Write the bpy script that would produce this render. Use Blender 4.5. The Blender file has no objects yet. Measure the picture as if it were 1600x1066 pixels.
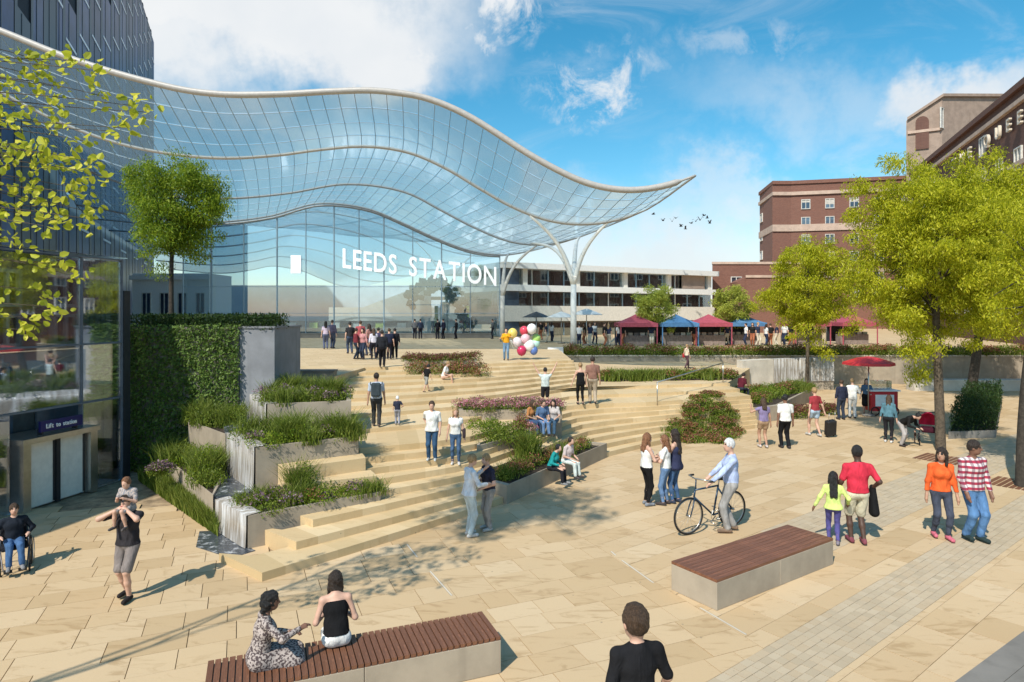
import bpy, bmesh, math, random
import numpy as np
from mathutils import Vector, Matrix
random.seed(7); RNG = np.random.default_rng(11)
SC = bpy.context.scene
COL = SC.collection
R = math.radians
# ------------------------------------------------------------ camera, sky, sun, exposure
H0, HZ, FPX = 4.4, 490.0, 1000.0          # eye height, horizon row and focal length of the photograph in its own pixels
cam_d = bpy.data.cameras.new('camera'); cam = bpy.data.objects.new('camera', cam_d); COL.objects.link(cam)
cam.location = (0, 0, H0); cam.rotation_euler = (R(90), 0, 0)
cam_d.sensor_width = 36; cam_d.lens = 36 * FPX / 1600; cam_d.shift_y = -(533 - HZ) / 1600
cam_d.clip_start = 0.1; cam_d.clip_end = 3000
SC.camera = cam
SC.view_settings.view_transform = 'Standard'; SC.view_settings.look = 'None'
SC.view_settings.exposure = 0.20; SC.view_settings.gamma = 1.0
SUN_EL, SUN_H = R(47), Vector((-0.51, -0.86)).normalized()
sd = bpy.data.lights.new('sun', 'SUN'); sun = bpy.data.objects.new('sun', sd); COL.objects.link(sun)
sd.energy = 4.6; sd.angle = R(0.6); sd.color = (1.0, 0.935, 0.82)
sdir = Vector((SUN_H.x * math.cos(SUN_EL), SUN_H.y * math.cos(SUN_EL), math.sin(SUN_EL)))
sun.rotation_euler = sdir.to_track_quat('Z', 'Y').to_euler()
sun.location = (-20, -20, 40)

def build_world():
    w = bpy.data.worlds.new('World'); SC.world = w; w.use_nodes = True
    nt = w.node_tree; N = nt.nodes; Lk = nt.links; N.clear()
    out = N.new('ShaderNodeOutputWorld'); bg = N.new('ShaderNodeBackground'); Lk.new(bg.outputs[0], out.inputs[0])
    sky = N.new('ShaderNodeTexSky'); sky.sky_type = 'NISHITA'; sky.sun_disc = False
    sky.sun_elevation = SUN_EL; sky.sun_rotation = math.atan2(SUN_H.x, SUN_H.y)
    sky.air_density = 1.0; sky.dust_density = 0.6; sky.ozone_density = 2.2; sky.altitude = 0
    hs = N.new('ShaderNodeHueSaturation'); hs.inputs['Saturation'].default_value = 1.38; hs.inputs['Value'].default_value = 1.0
    hs.inputs['Hue'].default_value = 0.477
    Lk.new(sky.outputs[0], hs.inputs['Color'])
    tc = N.new('ShaderNodeTexCoord')
    def math_(op, a, b=None, clamp=False):
        m = N.new('ShaderNodeMath'); m.operation = op; m.use_clamp = clamp
        for i, v in enumerate((a, b)):
            if v is None: continue
            if isinstance(v, (int, float)): m.inputs[i].default_value = v
            else: Lk.new(v, m.inputs[i])
        return m.outputs[0]
    def noise(vec, scale, detail, rough=0.6, dist=0.0):
        n = N.new('ShaderNodeTexNoise'); n.inputs['Scale'].default_value = scale; n.inputs['Detail'].default_value = detail
        n.inputs['Roughness'].default_value = rough; n.inputs['Distortion'].default_value = dist; Lk.new(vec, n.inputs['Vector'])
        return n
    def ramp(v, a, b):
        m = N.new('ShaderNodeMapRange'); m.interpolation_type = 'SMOOTHSTEP'
        m.inputs['From Min'].default_value = a; m.inputs['From Max'].default_value = b; Lk.new(v, m.inputs['Value'])
        return m.outputs[0]
    n1 = noise(tc.outputs['Generated'], 5.0, 6, 0.62)
    sub = N.new('ShaderNodeVectorMath'); sub.operation = 'SUBTRACT'; sub.inputs[1].default_value = (0.5, 0.5, 0.5); Lk.new(n1.outputs['Color'], sub.inputs[0])
    sca = N.new('ShaderNodeVectorMath'); sca.operation = 'SCALE'; sca.inputs['Scale'].default_value = 0.30; Lk.new(sub.outputs[0], sca.inputs[0])
    add = N.new('ShaderNodeVectorMath'); add.operation = 'ADD'; Lk.new(tc.outputs['Generated'], add.inputs[0]); Lk.new(sca.outputs[0], add.inputs[1])
    fine = ramp(noise(tc.outputs['Generated'], 16, 8, 0.68, 0.4).outputs['Fac'], 0.40, 0.64)
    soft = ramp(noise(tc.outputs['Generated'], 4.5, 6, 0.6, 0.3).outputs['Fac'], 0.32, 0.58)
    def blob(px, py, rx, rz, dens, tex, edge=0.45):
        c = Vector(((px - 800) / FPX, 1, (HZ - py) / FPX)).normalized()
        s = N.new('ShaderNodeVectorMath'); s.operation = 'SUBTRACT'; s.inputs[1].default_value = c; Lk.new(add.outputs[0], s.inputs[0])
        m = N.new('ShaderNodeVectorMath'); m.operation = 'MULTIPLY'; m.inputs[1].default_value = (1 / rx, 1 / max(rx, rz), 1 / rz); Lk.new(s.outputs[0], m.inputs[0])
        l = N.new('ShaderNodeVectorMath'); l.operation = 'LENGTH'; Lk.new(m.outputs[0], l.inputs[0])
        v = math_('SUBTRACT', 1.0, ramp(l.outputs['Value'], edge, 1.0))
        v = math_('MULTIPLY', v, dens)
        if tex is not None: v = math_('MULTIPLY', v, tex)
        return v
    cl = blob(400, 30, .40, .14, 1.0, None, .35)
    for b in ((240, 40, .20, .16, .95, None, .3), (560, 85, .17, .07, 1.0, None, .4), (330, 120, .25, .08, .8, soft, .2),
              (800, 10, .19, .06, .95, fine, .25), (940, 140, .15, .045, .9, fine, .2), (1515, 125, .14, .06, .9, None, .3),
              (1170, 90, .12, .05, .4, fine, .2), (1300, 160, .32, .07, .35, soft, .1), (1050, 400, .55, .15, .85, None, .05),
              (870, 300, .1, .05, .45, soft, .2), (1120, 310, .40, .05, .5, soft, .1)):
        cl = math_('MAXIMUM', cl, blob(*b))
    # thin high cloud over the whole dome
    st = N.new('ShaderNodeMapping'); st.inputs['Scale'].default_value = (1.6, 2.2, 6.0); Lk.new(tc.outputs['Generated'], st.inputs['Vector'])
    wis = ramp(noise(st.outputs[0], 1.7, 8, 0.66, 0.8).outputs['Fac'], 0.46, 0.78)
    cl = math_('MAXIMUM', cl, math_('MULTIPLY', wis, 0.42))
    mix = N.new('ShaderNodeMix'); mix.data_type = 'RGBA'
    Lk.new(cl, mix.inputs[0]); Lk.new(hs.outputs[0], mix.inputs[6])
    var = noise(tc.outputs['Generated'], 3.2, 5, 0.55); cr = N.new('ShaderNodeValToRGB')
    cr.color_ramp.elements[0].position = .3; cr.color_ramp.elements[0].color = (4.6, 4.9, 5.2, 1)
    cr.color_ramp.elements[1].position = .7; cr.color_ramp.elements[1].color = (5.7, 5.75, 5.75, 1)
    Lk.new(var.outputs['Fac'], cr.inputs[0]); Lk.new(cr.outputs[0], mix.inputs[7])
    Lk.new(mix.outputs[2], bg.inputs[0]); bg.inputs[1].default_value = 0.145
build_world()

# ------------------------------------------------------------ helpers
def at(px, py, Y):                         # the point seen at a pixel, at its own distance Y
    return Vector(((px - 800) / FPX * Y, Y, H0 + (HZ - py) / FPX * Y))
def gnd(px, py, z=0.0):                    # the point seen at a pixel on a level of height z
    return at(px, py, FPX * (H0 - z) / (py - HZ))
def tag(o, label=None, cat=None, group=None, kind=None):
    for k, v in (('label', label), ('category', cat), ('group', group), ('kind', kind)):
        if v: o[k] = v
    return o
def empty(name, loc, label, cat, group=None):
    o = bpy.data.objects.new(name, None); COL.objects.link(o); o.location = loc; o.empty_display_size = .2
    return tag(o, label, cat, group)
def link(name, me, mat=None, parent=None, world=True):
    o = bpy.data.objects.new(name, me); COL.objects.link(o)
    if mat is not None:
        for m in (mat if isinstance(mat, (list, tuple)) else [mat]): me.materials.append(m)
    if parent is not None:
        o.parent = parent
        if world:                           # the mesh is in world coordinates: undo the parent's offset
            if parent.parent is None: o.matrix_parent_inverse = Matrix.Translation(-parent.location)
    return o
class MB:
    def __init__(s): s.v = []; s.f = []; s.m = []; s.sm = []
    def add(s, v, f, m=0, smooth=False):
        b = len(s.v); s.v += [tuple(x) for x in v]
        for q in f: s.f.append(tuple(b + i for i in q)); s.m.append(m); s.sm.append(smooth)
        return s
    def box(s, c, size, rz=0.0, m=0, M=None):
        sx, sy, sz = [k / 2 for k in size]; vs = []
        cr, sr = math.cos(rz), math.sin(rz)
        for z in (-sz, sz):
            for x, y in ((-sx, -sy), (sx, -sy), (sx, sy), (-sx, sy)):
                if M is not None: p = M @ Vector((x, y, z)); vs.append((c[0] + p.x, c[1] + p.y, c[2] + p.z))
                else: vs.append((c[0] + x * cr - y * sr, c[1] + x * sr + y * cr, c[2] + z))
        return s.add(vs, [(3, 2, 1, 0), (4, 5, 6, 7), (0, 1, 5, 4), (1, 2, 6, 5), (2, 3, 7, 6), (3, 0, 4, 7)], m)
    def prism(s, poly, z0, z1, m=0, bottom=True):   # poly counter-clockwise
        n = len(poly); zz0 = z0 if isinstance(z0, (list, tuple)) else [z0] * n; zz1 = z1 if isinstance(z1, (list, tuple)) else [z1] * n
        vs = [(p[0], p[1], zz0[i]) for i, p in enumerate(poly)] + [(p[0], p[1], zz1[i]) for i, p in enumerate(poly)]
        f = [tuple(range(n, 2 * n))] + [(i, (i + 1) % n, n + (i + 1) % n, n + i) for i in range(n)]
        if bottom: f.append(tuple(reversed(range(n))))
        return s.add(vs, f, m)
    def tube(s, pts, r, seg=8, m=0, cap=True):
        pts = [Vector(p) for p in pts]; n = len(pts); rr = r if isinstance(r, (list, tuple)) else [r] * n
        vs = []; up = None
        for i, p in enumerate(pts):
            t = (pts[min(i + 1, n - 1)] - pts[max(i - 1, 0)]).normalized()
            if up is None: up = Vector((0, 0, 1)) if abs(t.z) < .9 else Vector((1, 0, 0))
            a = (up - t * up.dot(t)); a = a.normalized() if a.length > 1e-5 else t.orthogonal().normalized(); up = a; b = t.cross(a)
            for k in range(seg):
                an = 2 * math.pi * k / seg; vs.append(p + (a * math.cos(an) + b * math.sin(an)) * rr[i])
        f = [(i * seg + k, i * seg + (k + 1) % seg, (i + 1) * seg + (k + 1) % seg, (i + 1) * seg + k) for i in range(n - 1) for k in range(seg)]
        if cap: f += [tuple(reversed(range(seg))), tuple(range((n - 1) * seg, n * seg))]
        return s.add(vs, f, m, True)
    def ring(s, c, axis, Rr, r, seg=28, m=0):
        axis = Vector(axis).normalized(); a = axis.orthogonal().normalized(); b = axis.cross(a); c = Vector(c); k6 = 6; vs = []
        for i in range(seg):
            an = 2 * math.pi * i / seg; d = a * math.cos(an) + b * math.sin(an)
            for k in range(k6):
                t = 2 * math.pi * k / k6; vs.append(c + d * (Rr + r * math.cos(t)) + axis * r * math.sin(t))
        f = [(i * k6 + k, ((i + 1) % seg) * k6 + k, ((i + 1) % seg) * k6 + (k + 1) % k6, i * k6 + (k + 1) % k6) for i in range(seg) for k in range(k6)]
        return s.add(vs, f, m, True)
    def lathe(s, c, prof, seg=16, m=0, sq=None):     # prof: (radius, z)
        vs = []; n = len(prof)
        for r, z in prof:
            for k in range(seg):
                an = 2 * math.pi * (k + .5) / seg; vs.append((c[0] + r * math.cos(an), c[1] + r * math.sin(an), c[2] + z))
        f = [(i * seg + k, i * seg + (k + 1) % seg, (i + 1) * seg + (k + 1) % seg, (i + 1) * seg + k) for i in range(n - 1) for k in range(seg)]
        if prof[0][0] > 1e-4: f.append(tuple(reversed(range(seg))))
        if prof[-1][0] > 1e-4: f.append(tuple(range((n - 1) * seg, n * seg)))
        return s.add(vs, f, m, sq is None)
    def mesh(s, name='part'):
        me = bpy.data.meshes.new(name); me.from_pydata(s.v, [], s.f)
        me.polygons.foreach_set('material_index', s.m); me.polygons.foreach_set('use_smooth', s.sm); me.update()
        return me
    def build(s, name, mat, parent=None, world=True):
        return link(name, s.mesh(name), mat, parent, world)
def copy_tree(o, parent=None):
    c = o.copy(); COL.objects.link(c); c.parent = parent
    for ch in [x for x in bpy.data.objects if x.parent == o]: copy_tree(ch, c)
    return c
def bevel(o, w, seg=2):
    m = o.modifiers.new('bevel', 'BEVEL'); m.width = w; m.segments = seg; m.limit_method = 'ANGLE'; m.angle_limit = R(40)
    return o

# ------------------------------------------------------------ materials
MATS = {}
def newmat(name):
    m = bpy.data.materials.new(name); m.use_nodes = True; nt = m.node_tree
    return m, nt, nt.nodes['Principled BSDF']
def mixc(nt, fac, a, b, typ='MIX'):
    n = nt.nodes.new('ShaderNodeMix'); n.data_type = 'RGBA'; n.blend_type = typ
    for i, v in ((0, fac), (6, a), (7, b)):
        if isinstance(v, (int, float)): n.inputs[i].default_value = v
        elif isinstance(v, (tuple, list)): n.inputs[i].default_value = (*v[:3], 1)
        else: nt.links.new(v, n.inputs[i])
    return n.outputs[2]
def nz(nt, scale, detail=4, rough=.6, vec=None, dist=0):
    n = nt.nodes.new('ShaderNodeTexNoise'); n.inputs['Scale'].default_value = scale; n.inputs['Detail'].default_value = detail
    n.inputs['Roughness'].default_value = rough; n.inputs['Distortion'].default_value = dist
    if vec is not None: nt.links.new(vec, n.inputs['Vector'])
    return n.outputs['Fac']
def mr(nt, v, a, b, c=0.0, d=1.0):
    n = nt.nodes.new('ShaderNodeMapRange'); n.interpolation_type = 'SMOOTHSTEP'
    for k, x in (('From Min', a), ('From Max', b), ('To Min', c), ('To Max', d)): n.inputs[k].default_value = x
    nt.links.new(v, n.inputs['Value']); return n.outputs[0]
def pos(nt, scale=(1, 1, 1), rz=0.0, obj=False):
    if obj: v = nt.nodes.new('ShaderNodeTexCoord').outputs['Object']
    else: v = nt.nodes.new('ShaderNodeNewGeometry').outputs['Position']
    mp = nt.nodes.new('ShaderNodeMapping'); mp.inputs['Scale'].default_value = scale; mp.inputs['Rotation'].default_value = (0, 0, rz)
    nt.links.new(v, mp.inputs['Vector']); return mp.outputs[0]
def bump(nt, b, h, strength=.3, dist=.01):
    n = nt.nodes.new('ShaderNodeBump'); n.inputs['Strength'].default_value = strength; n.inputs['Distance'].default_value = dist
    nt.links.new(h, n.inputs['Height']); nt.links.new(n.outputs[0], b.inputs['Normal'])
def plain(name, col, rough=.6, metal=0.0, var=.12, scale=6.0, bmp=.15, spec=.4, obj=False):
    if name in MATS: return MATS[name]
    m, nt, b = newmat(name)
    p = pos(nt, obj=obj)
    f = nz(nt, scale, 5, .65, p)
    dark = tuple(c * (1 - var * 1.6) for c in col); lite = tuple(min(1, c * (1 + var)) for c in col)
    nt.links.new(mixc(nt, mr(nt, f, .3, .7), dark, lite), b.inputs['Base Color'])
    b.inputs['Roughness'].default_value = rough; b.inputs['Metallic'].default_value = metal
    b.inputs['Specular IOR Level'].default_value = spec
    if bmp: bump(nt, b, nz(nt, scale * 8, 3, .6, p), bmp, .004)
    MATS[name] = m; return m
def attr(nt, name='rnd'):
    a = nt.nodes.new('ShaderNodeAttribute'); a.attribute_name = name; return a.outputs['Fac']
def m_paving(name, pal, rough=.75, vein=1.0):
    m, nt, b = newmat(name); r = attr(nt)
    geo = nt.nodes.new('ShaderNodeNewGeometry').outputs['Position']
    cmb = nt.nodes.new('ShaderNodeCombineXYZ')
    k = nt.nodes.new('ShaderNodeMath'); k.operation = 'MULTIPLY'; k.inputs[1].default_value = 53.0; nt.links.new(r, k.inputs[0])
    nt.links.new(k.outputs[0], cmb.inputs[0]); nt.links.new(k.outputs[0], cmb.inputs[2])
    ad = nt.nodes.new('ShaderNodeVectorMath'); ad.operation = 'ADD'; nt.links.new(geo, ad.inputs[0]); nt.links.new(cmb.outputs[0], ad.inputs[1])
    cr = nt.nodes.new('ShaderNodeValToRGB'); el = cr.color_ramp.elements
    while len(el) < len(pal): el.new(.5)
    for i, c in enumerate(pal): el[i].position = i / (len(pal) - 1); el[i].color = (*c, 1)
    nt.links.new(r, cr.inputs[0])
    mp = nt.nodes.new('ShaderNodeMapping'); mp.inputs['Rotation'].default_value = (0, 0, .6); mp.inputs['Scale'].default_value = (.8, 2.6, 1); nt.links.new(ad.outputs[0], mp.inputs[0])
    v = mr(nt, nz(nt, 1.5, 6, .62, mp.outputs[0], 1.6), .53, .70, 0, .55 * vein)
    c1 = mixc(nt, v, cr.outputs[0], tuple(x * y for x, y in zip(pal[0], (.66, .58, .47))))
    g = mr(nt, nz(nt, .35, 4, .6, geo), .35, .7, 0, .22)
    c2 = mixc(nt, g, c1, tuple(x * .8 for x in pal[-1]))
    sp = mr(nt, nz(nt, 60, 2, .5, geo), .58, .75, 0, .16)
    c3 = mixc(nt, sp, c2, (.16, .12, .08))
    st = mr(nt, nz(nt, 2.1, 5, .7, geo, .6), .66, .74, 0, .22)
    vo = nt.nodes.new('ShaderNodeTexVoronoi'); vo.inputs['Scale'].default_value = 2.6; nt.links.new(geo, vo.inputs['Vector'])
    gum = mr(nt, vo.outputs['Distance'], .035, .05, .55, 0)
    c4 = mixc(nt, st, c3, (.2, .15, .1))
    nt.links.new(mixc(nt, gum, c4, (.17, .14, .11)), b.inputs['Base Color'])
    b.inputs['Roughness'].default_value = rough; b.inputs['Specular IOR Level'].default_value = .25
    bump(nt, b, nz(nt, 22, 5, .65, ad.outputs[0]), .25, .006)
    return m
SAND = m_paving('sandstone', [(.46, .325, .18), (.535, .39, .228), (.57, .425, .26), (.50, .355, .20), (.59, .45, .285)])
SETT = m_paving('pale_setts', [(.42, .34, .235), (.50, .41, .29), (.46, .36, .24)], vein=.2)
STEPM = m_paving('step_stone', [(.50, .37, .20), (.60, .455, .265), (.55, .405, .225), (.66, .515, .315)], vein=.5)
JOINT = plain('paving_joint', (.34, .25, .155), .95, var=.3, scale=3)
def m_plaza():
    m, nt, b = newmat('plaza_sandstone'); p = pos(nt, (1, 1, 1), R(-23))
    br = nt.nodes.new('ShaderNodeTexBrick'); nt.links.new(p, br.inputs['Vector'])
    br.inputs['Scale'].default_value = 1; br.inputs['Brick Width'].default_value = .9; br.inputs['Row Height'].default_value = .6; br.inputs['Mortar Size'].default_value = .008
    br.inputs['Color1'].default_value = (.50, .37, .21, 1); br.inputs['Color2'].default_value = (.60, .46, .28, 1); br.inputs['Mortar'].default_value = (.28, .2, .12, 1)
    nt.links.new(mixc(nt, mr(nt, nz(nt, .5, 5, .6), .35, .7, 0, .35), br.outputs[0], (.42, .31, .18)), b.inputs['Base Color'])
    b.inputs['Roughness'].default_value = .8; return m
PLAZA = m_plaza()
def m_concrete(name, col, streak=.25):
    m, nt, b = newmat(name)
    f = mr(nt, nz(nt, 1.3, 6, .65, pos(nt)), .3, .7)
    c = mixc(nt, f, tuple(x * .82 for x in col), tuple(min(1, x * 1.08) for x in col))
    s = mr(nt, nz(nt, 4, 5, .6, pos(nt, (1, 1, .08))), .52, .75, 0, streak)
    nt.links.new(mixc(nt, s, c, tuple(x * .5 for x in col)), b.inputs['Base Color'])
    b.inputs['Roughness'].default_value = .8; b.inputs['Specular IOR Level'].default_value = .3
    bump(nt, b, nz(nt, 45, 4, .6, pos(nt)), .25, .004); return m
CONC = m_concrete('concrete', (.36, .305, .235)); CONC_D = m_concrete('dark_concrete', (.20, .185, .165)); CONC_L = m_concrete('pale_concrete', (.60, .55, .47), .15)
CONC_B = m_concrete('grey_concrete', (.23, .24, .26), .35)
def m_brick(name, c1, c2, mort, w=.23, h=.075):
    m, nt, b = newmat(name)
    g = nt.nodes.new('ShaderNodeNewGeometry'); sx = nt.nodes.new('ShaderNodeSeparateXYZ'); nt.links.new(g.outputs['Position'], sx.inputs[0])
    a = nt.nodes.new('ShaderNodeMath'); a.operation = 'ADD'; nt.links.new(sx.outputs[0], a.inputs[0]); nt.links.new(sx.outputs[1], a.inputs[1])
    cb = nt.nodes.new('ShaderNodeCombineXYZ'); nt.links.new(a.outputs[0], cb.inputs[0]); nt.links.new(sx.outputs[2], cb.inputs[1])
    br = nt.nodes.new('ShaderNodeTexBrick'); nt.links.new(cb.outputs[0], br.inputs['Vector']); br.inputs['Scale'].default_value = 1
    br.inputs['Brick Width'].default_value = w; br.inputs['Row Height'].default_value = h; br.inputs['Mortar Size'].default_value = .008
    for k, c in (('Color1', c1), ('Color2', c2), ('Mortar', mort)): br.inputs[k].default_value = (*c, 1)
    nt.links.new(mixc(nt, mr(nt, nz(nt, .6, 6, .65), .35, .7, 0, .35), br.outputs[0], tuple(x * .7 for x in c1)), b.inputs['Base Color'])
    b.inputs['Roughness'].default_value = .85; return m
BRICK = m_brick('red_brick', (.165, .066, .046), (.225, .098, .066), (.22, .14, .11))
BRICK_D = m_brick('dark_brick', (.115, .050, .036), (.15, .068, .048), (.14, .088, .07))
BRICK_P = m_brick('pink_brick', (.34, .22, .19), (.42, .29, .25), (.42, .35, .31))
STONE = m_concrete('pink_stone', (.52, .39, .31), .12); STONE_P = m_concrete('tan_stone', (.33, .25, .20), .15); GREYST = m_concrete('grey_stone', (.55, .55, .56), .15)
def m_wood(name, col, axis):
    m, nt, b = newmat(name); sc = [14, 14, 14]; sc[axis] = .9
    r = attr(nt); tc = nt.nodes.new('ShaderNodeTexCoord'); mp = nt.nodes.new('ShaderNodeMapping'); mp.inputs['Scale'].default_value = sc
    nt.links.new(tc.outputs['Object'], mp.inputs[0])
    f = nz(nt, 3, 6, .7, mp.outputs[0], 1.2)
    c = mixc(nt, mr(nt, f, .3, .7), tuple(x * .55 for x in col), tuple(x * 1.3 for x in col))
    inf = nt.nodes.new('ShaderNodeObjectInfo')
    nt.links.new(mixc(nt, mr(nt, inf.outputs['Random'], 0, 1, 0, .5), c, tuple(x * .6 for x in col)), b.inputs['Base Color'])
    b.inputs['Roughness'].default_value = .55; bump(nt, b, f, .2, .003); return m
WOOD = m_wood('bench_wood', (.20, .085, .045), 1); WOOD_L = m_wood('bench_wood_long', (.215, .088, .046), 0)
def m_glass(name, tint, refl, gcol, diff=0.0, dcol=(1, 1, 1), rough=.02):
    m = bpy.data.materials.new(name); m.use_nodes = True; nt = m.node_tree; N = nt.nodes; N.clear()
    out = N.new('ShaderNodeOutputMaterial'); t = N.new('ShaderNodeBsdfTransparent'); t.inputs[0].default_value = (*tint, 1)
    g = N.new('ShaderNodeBsdfGlossy'); g.inputs[0].default_value = (*gcol, 1); g.inputs['Roughness'].default_value = rough
    lw = N.new('ShaderNodeLayerWeight'); lw.inputs[0].default_value = .35
    fac = mr(nt, lw.outputs['Fresnel'], 0, 1, refl, min(1, refl + .5))
    mx = N.new('ShaderNodeMixShader'); nt.links.new(fac, mx.inputs[0]); nt.links.new(t.outputs[0], mx.inputs[1]); nt.links.new(g.outputs[0], mx.inputs[2])
    o = mx.outputs[0]
    if diff:
        d = N.new('ShaderNodeBsdfTranslucent'); d.inputs[0].default_value = (*dcol, 1); d2 = N.new('ShaderNodeBsdfDiffuse'); d2.inputs[0].default_value = (*dcol, 1)
        md = N.new('ShaderNodeMixShader'); md.inputs[0].default_value = .5; nt.links.new(d.outputs[0], md.inputs[1]); nt.links.new(d2.outputs[0], md.inputs[2])
        m2 = N.new('ShaderNodeMixShader'); m2.inputs[0].default_value = diff; nt.links.new(o, m2.inputs[1]); nt.links.new(md.outputs[0], m2.inputs[2]); o = m2.outputs[0]
    nt.links.new(o, out.inputs[0]); return m
G_CAN = m_glass('canopy_glass', (.86, .95, 1.0), .045, (.85, .95, 1), .20, (.62, .84, .96), .12)
G_FAC = m_glass('facade_glass', (.72, .88, .97), .27, (.88, .97, 1), .13, (.56, .82, .97), .01)
G_LIFT = m_glass('lift_glass', (.90, .93, .95), .24, (.85, .92, 1), 0)
G_MID = m_glass('shop_glass', (.75, .80, .82), .22, (.85, .95, 1), 0)
WHITE = plain('white_paint', (.80, .80, .77), .4, var=.04); OFFW = plain('off_white_steel', (.62, .58, .52), .45, var=.05)
RIBM = plain('rib_steel', (.40, .38, .355), .45, var=.06); RIBG = plain('grey_rib_steel', (.30, .32, .34), .4, var=.05); THIN = plain('thin_mullion', (.26, .36, .44), .4, var=.05)
DARK = plain('dark_metal', (.03, .032, .037), .4, var=.1); BLACK = plain('black_rubber', (.015, .015, .016), .6)
STEEL = plain('brushed_steel', (.55, .53, .49), .3, .9, var=.06); CREAMD = plain('frosted_cream_panel', (.80, .76, .68), .35, var=.05)
WINB = plain('window_blue_glass', (.03, .045, .075), .06, 0, var=.3, scale=.7, bmp=0, spec=1.0)
WINS = plain('window_sky_glass', (.10, .14, .19), .05, 0, var=.25, scale=.6, bmp=0, spec=1.0)
WFRAME = plain('window_frame_paint', (.62, .60, .55), .5)
SOIL = plain('soil', (.045, .032, .022), .95, var=.4, scale=15, bmp=.8)
def m_leaf(name, c1, c2, c3, trans=.35, rough=.5):
    m = bpy.data.materials.new(name); m.use_nodes = True; nt = m.node_tree; N = nt.nodes; N.clear()
    out = N.new('ShaderNodeOutputMaterial'); g = N.new('ShaderNodeNewGeometry')
    cr = N.new('ShaderNodeValToRGB'); cr.color_ramp.elements[0].color = (*c1, 1); cr.color_ramp.elements[1].color = (*c3, 1)
    e = cr.color_ramp.elements.new(.5); e.color = (*c2, 1); nt.links.new(g.outputs['Random Per Island'], cr.inputs[0])
    b = N.new('ShaderNodeBsdfPrincipled'); b.inputs['Roughness'].default_value = rough; b.inputs['Specular IOR Level'].default_value = .3; nt.links.new(cr.outputs[0], b.inputs['Base Color'])
    t = N.new('ShaderNodeBsdfTranslucent'); nt.links.new(cr.outputs[0], t.inputs[0])
    mx = N.new('ShaderNodeMixShader'); mx.inputs[0].default_value = trans
    nt.links.new(b.outputs[0], mx.inputs[1]); nt.links.new(t.outputs[0], mx.inputs[2]); nt.links.new(mx.outputs[0], out.inputs[0]); return m
LF_Y = m_leaf('leaf_lime', (.30, .34, .012), (.50, .52, .02), (.68, .65, .05), .52)
LF_Y2 = m_leaf('leaf_pale_lime', (.33, .39, .06), (.46, .50, .08), (.58, .60, .13), .48)
LF_G = m_leaf('leaf_green', (.10, .18, .012), (.20, .30, .02), (.34, .41, .03), .5)
LF_F = m_leaf('leaf_yellow_near', (.28, .33, .03), (.52, .55, .04), (.74, .70, .10), .5)
LF_W = m_leaf('leaf_wall', (.07, .14, .025), (.145, .24, .05), (.25, .34, .09), .4)
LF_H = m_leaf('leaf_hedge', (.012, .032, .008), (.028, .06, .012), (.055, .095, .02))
LF_S = m_leaf('leaf_shrub', (.07, .115, .012), (.15, .21, .022), (.25, .30, .04))
LF_GR = m_leaf('grass_blade', (.07, .115, .012), (.15, .205, .025), (.26, .30, .06))
FL_P = m_leaf('flower_pink', (.30, .08, .13), (.48, .17, .23), (.60, .32, .36), .25)
FL_R = m_leaf('flower_russet', (.17, .05, .03), (.29, .11, .06), (.36, .20, .12), .25)
FL_V = m_leaf('flower_mauve', (.13, .07, .10), (.24, .14, .19), (.35, .25, .28), .25)
FL_B = m_leaf('heather_brown', (.10, .025, .025), (.19, .055, .05), (.26, .10, .08), .25)
BARK = plain('bark', (.10, .078, .055), .9, var=.3, scale=14, bmp=.8); BARK_D = plain('dark_bark', (.05, .042, .033), .9, var=.3, scale=14, bmp=.8)
# ------------------------------------------------------------ ground and paving
g = MB(); g.prism([(-900, -900), (900, -900), (900, 1500), (-900, 1500)], -.5, -.03)
tag(g.build('ground', JOINT), kind='structure')
paving = bpy.data.objects.new('paving', None); COL.objects.link(paving); tag(paving, kind='structure')
def clip(poly, n, c):                       # keep n.p <= c
    out = []
    for i in range(len(poly)):
        a, b = poly[i], poly[(i + 1) % len(poly)]
        da, db = n[0] * a[0] + n[1] * a[1] - c, n[0] * b[0] + n[1] * b[1] - c
        if da <= 0: out.append(a)
        if (da < 0 < db) or (db < 0 < da):
            t = da / (da - db); out.append((a[0] + (b[0] - a[0]) * t, a[1] + (b[1] - a[1]) * t))
    return out
def shrink(poly, d):
    n = len(poly); cx = sum(p[0] for p in poly) / n; cy = sum(p[1] for p in poly) / n; out = []
    for x, y in poly:
        l = math.hypot(x - cx, y - cy) or 1; k = max(0, 1 - d * 1.5 / l); out.append((cx + (x - cx) * k, cy + (y - cy) * k))
    return out
def area(p): return .5 * abs(sum(p[i][0] * p[(i + 1) % len(p)][1] - p[(i + 1) % len(p)][0] * p[i][1] for i in range(len(p))))
sN, sC = (.907, .42), 6.53
e1, q1 = (.788, .616), (.616, -.788)
neg = lambda n: (-n[0], -n[1])
def L0y(x): return np.interp(x, [-6.5, -5.15, -4.1, -2.2, -.15, 2.9, 6.7, 9.5], [13.5, 11.3, 10.5, 12.5, 14.9, 19.6, 22.9, 24.6])
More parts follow.
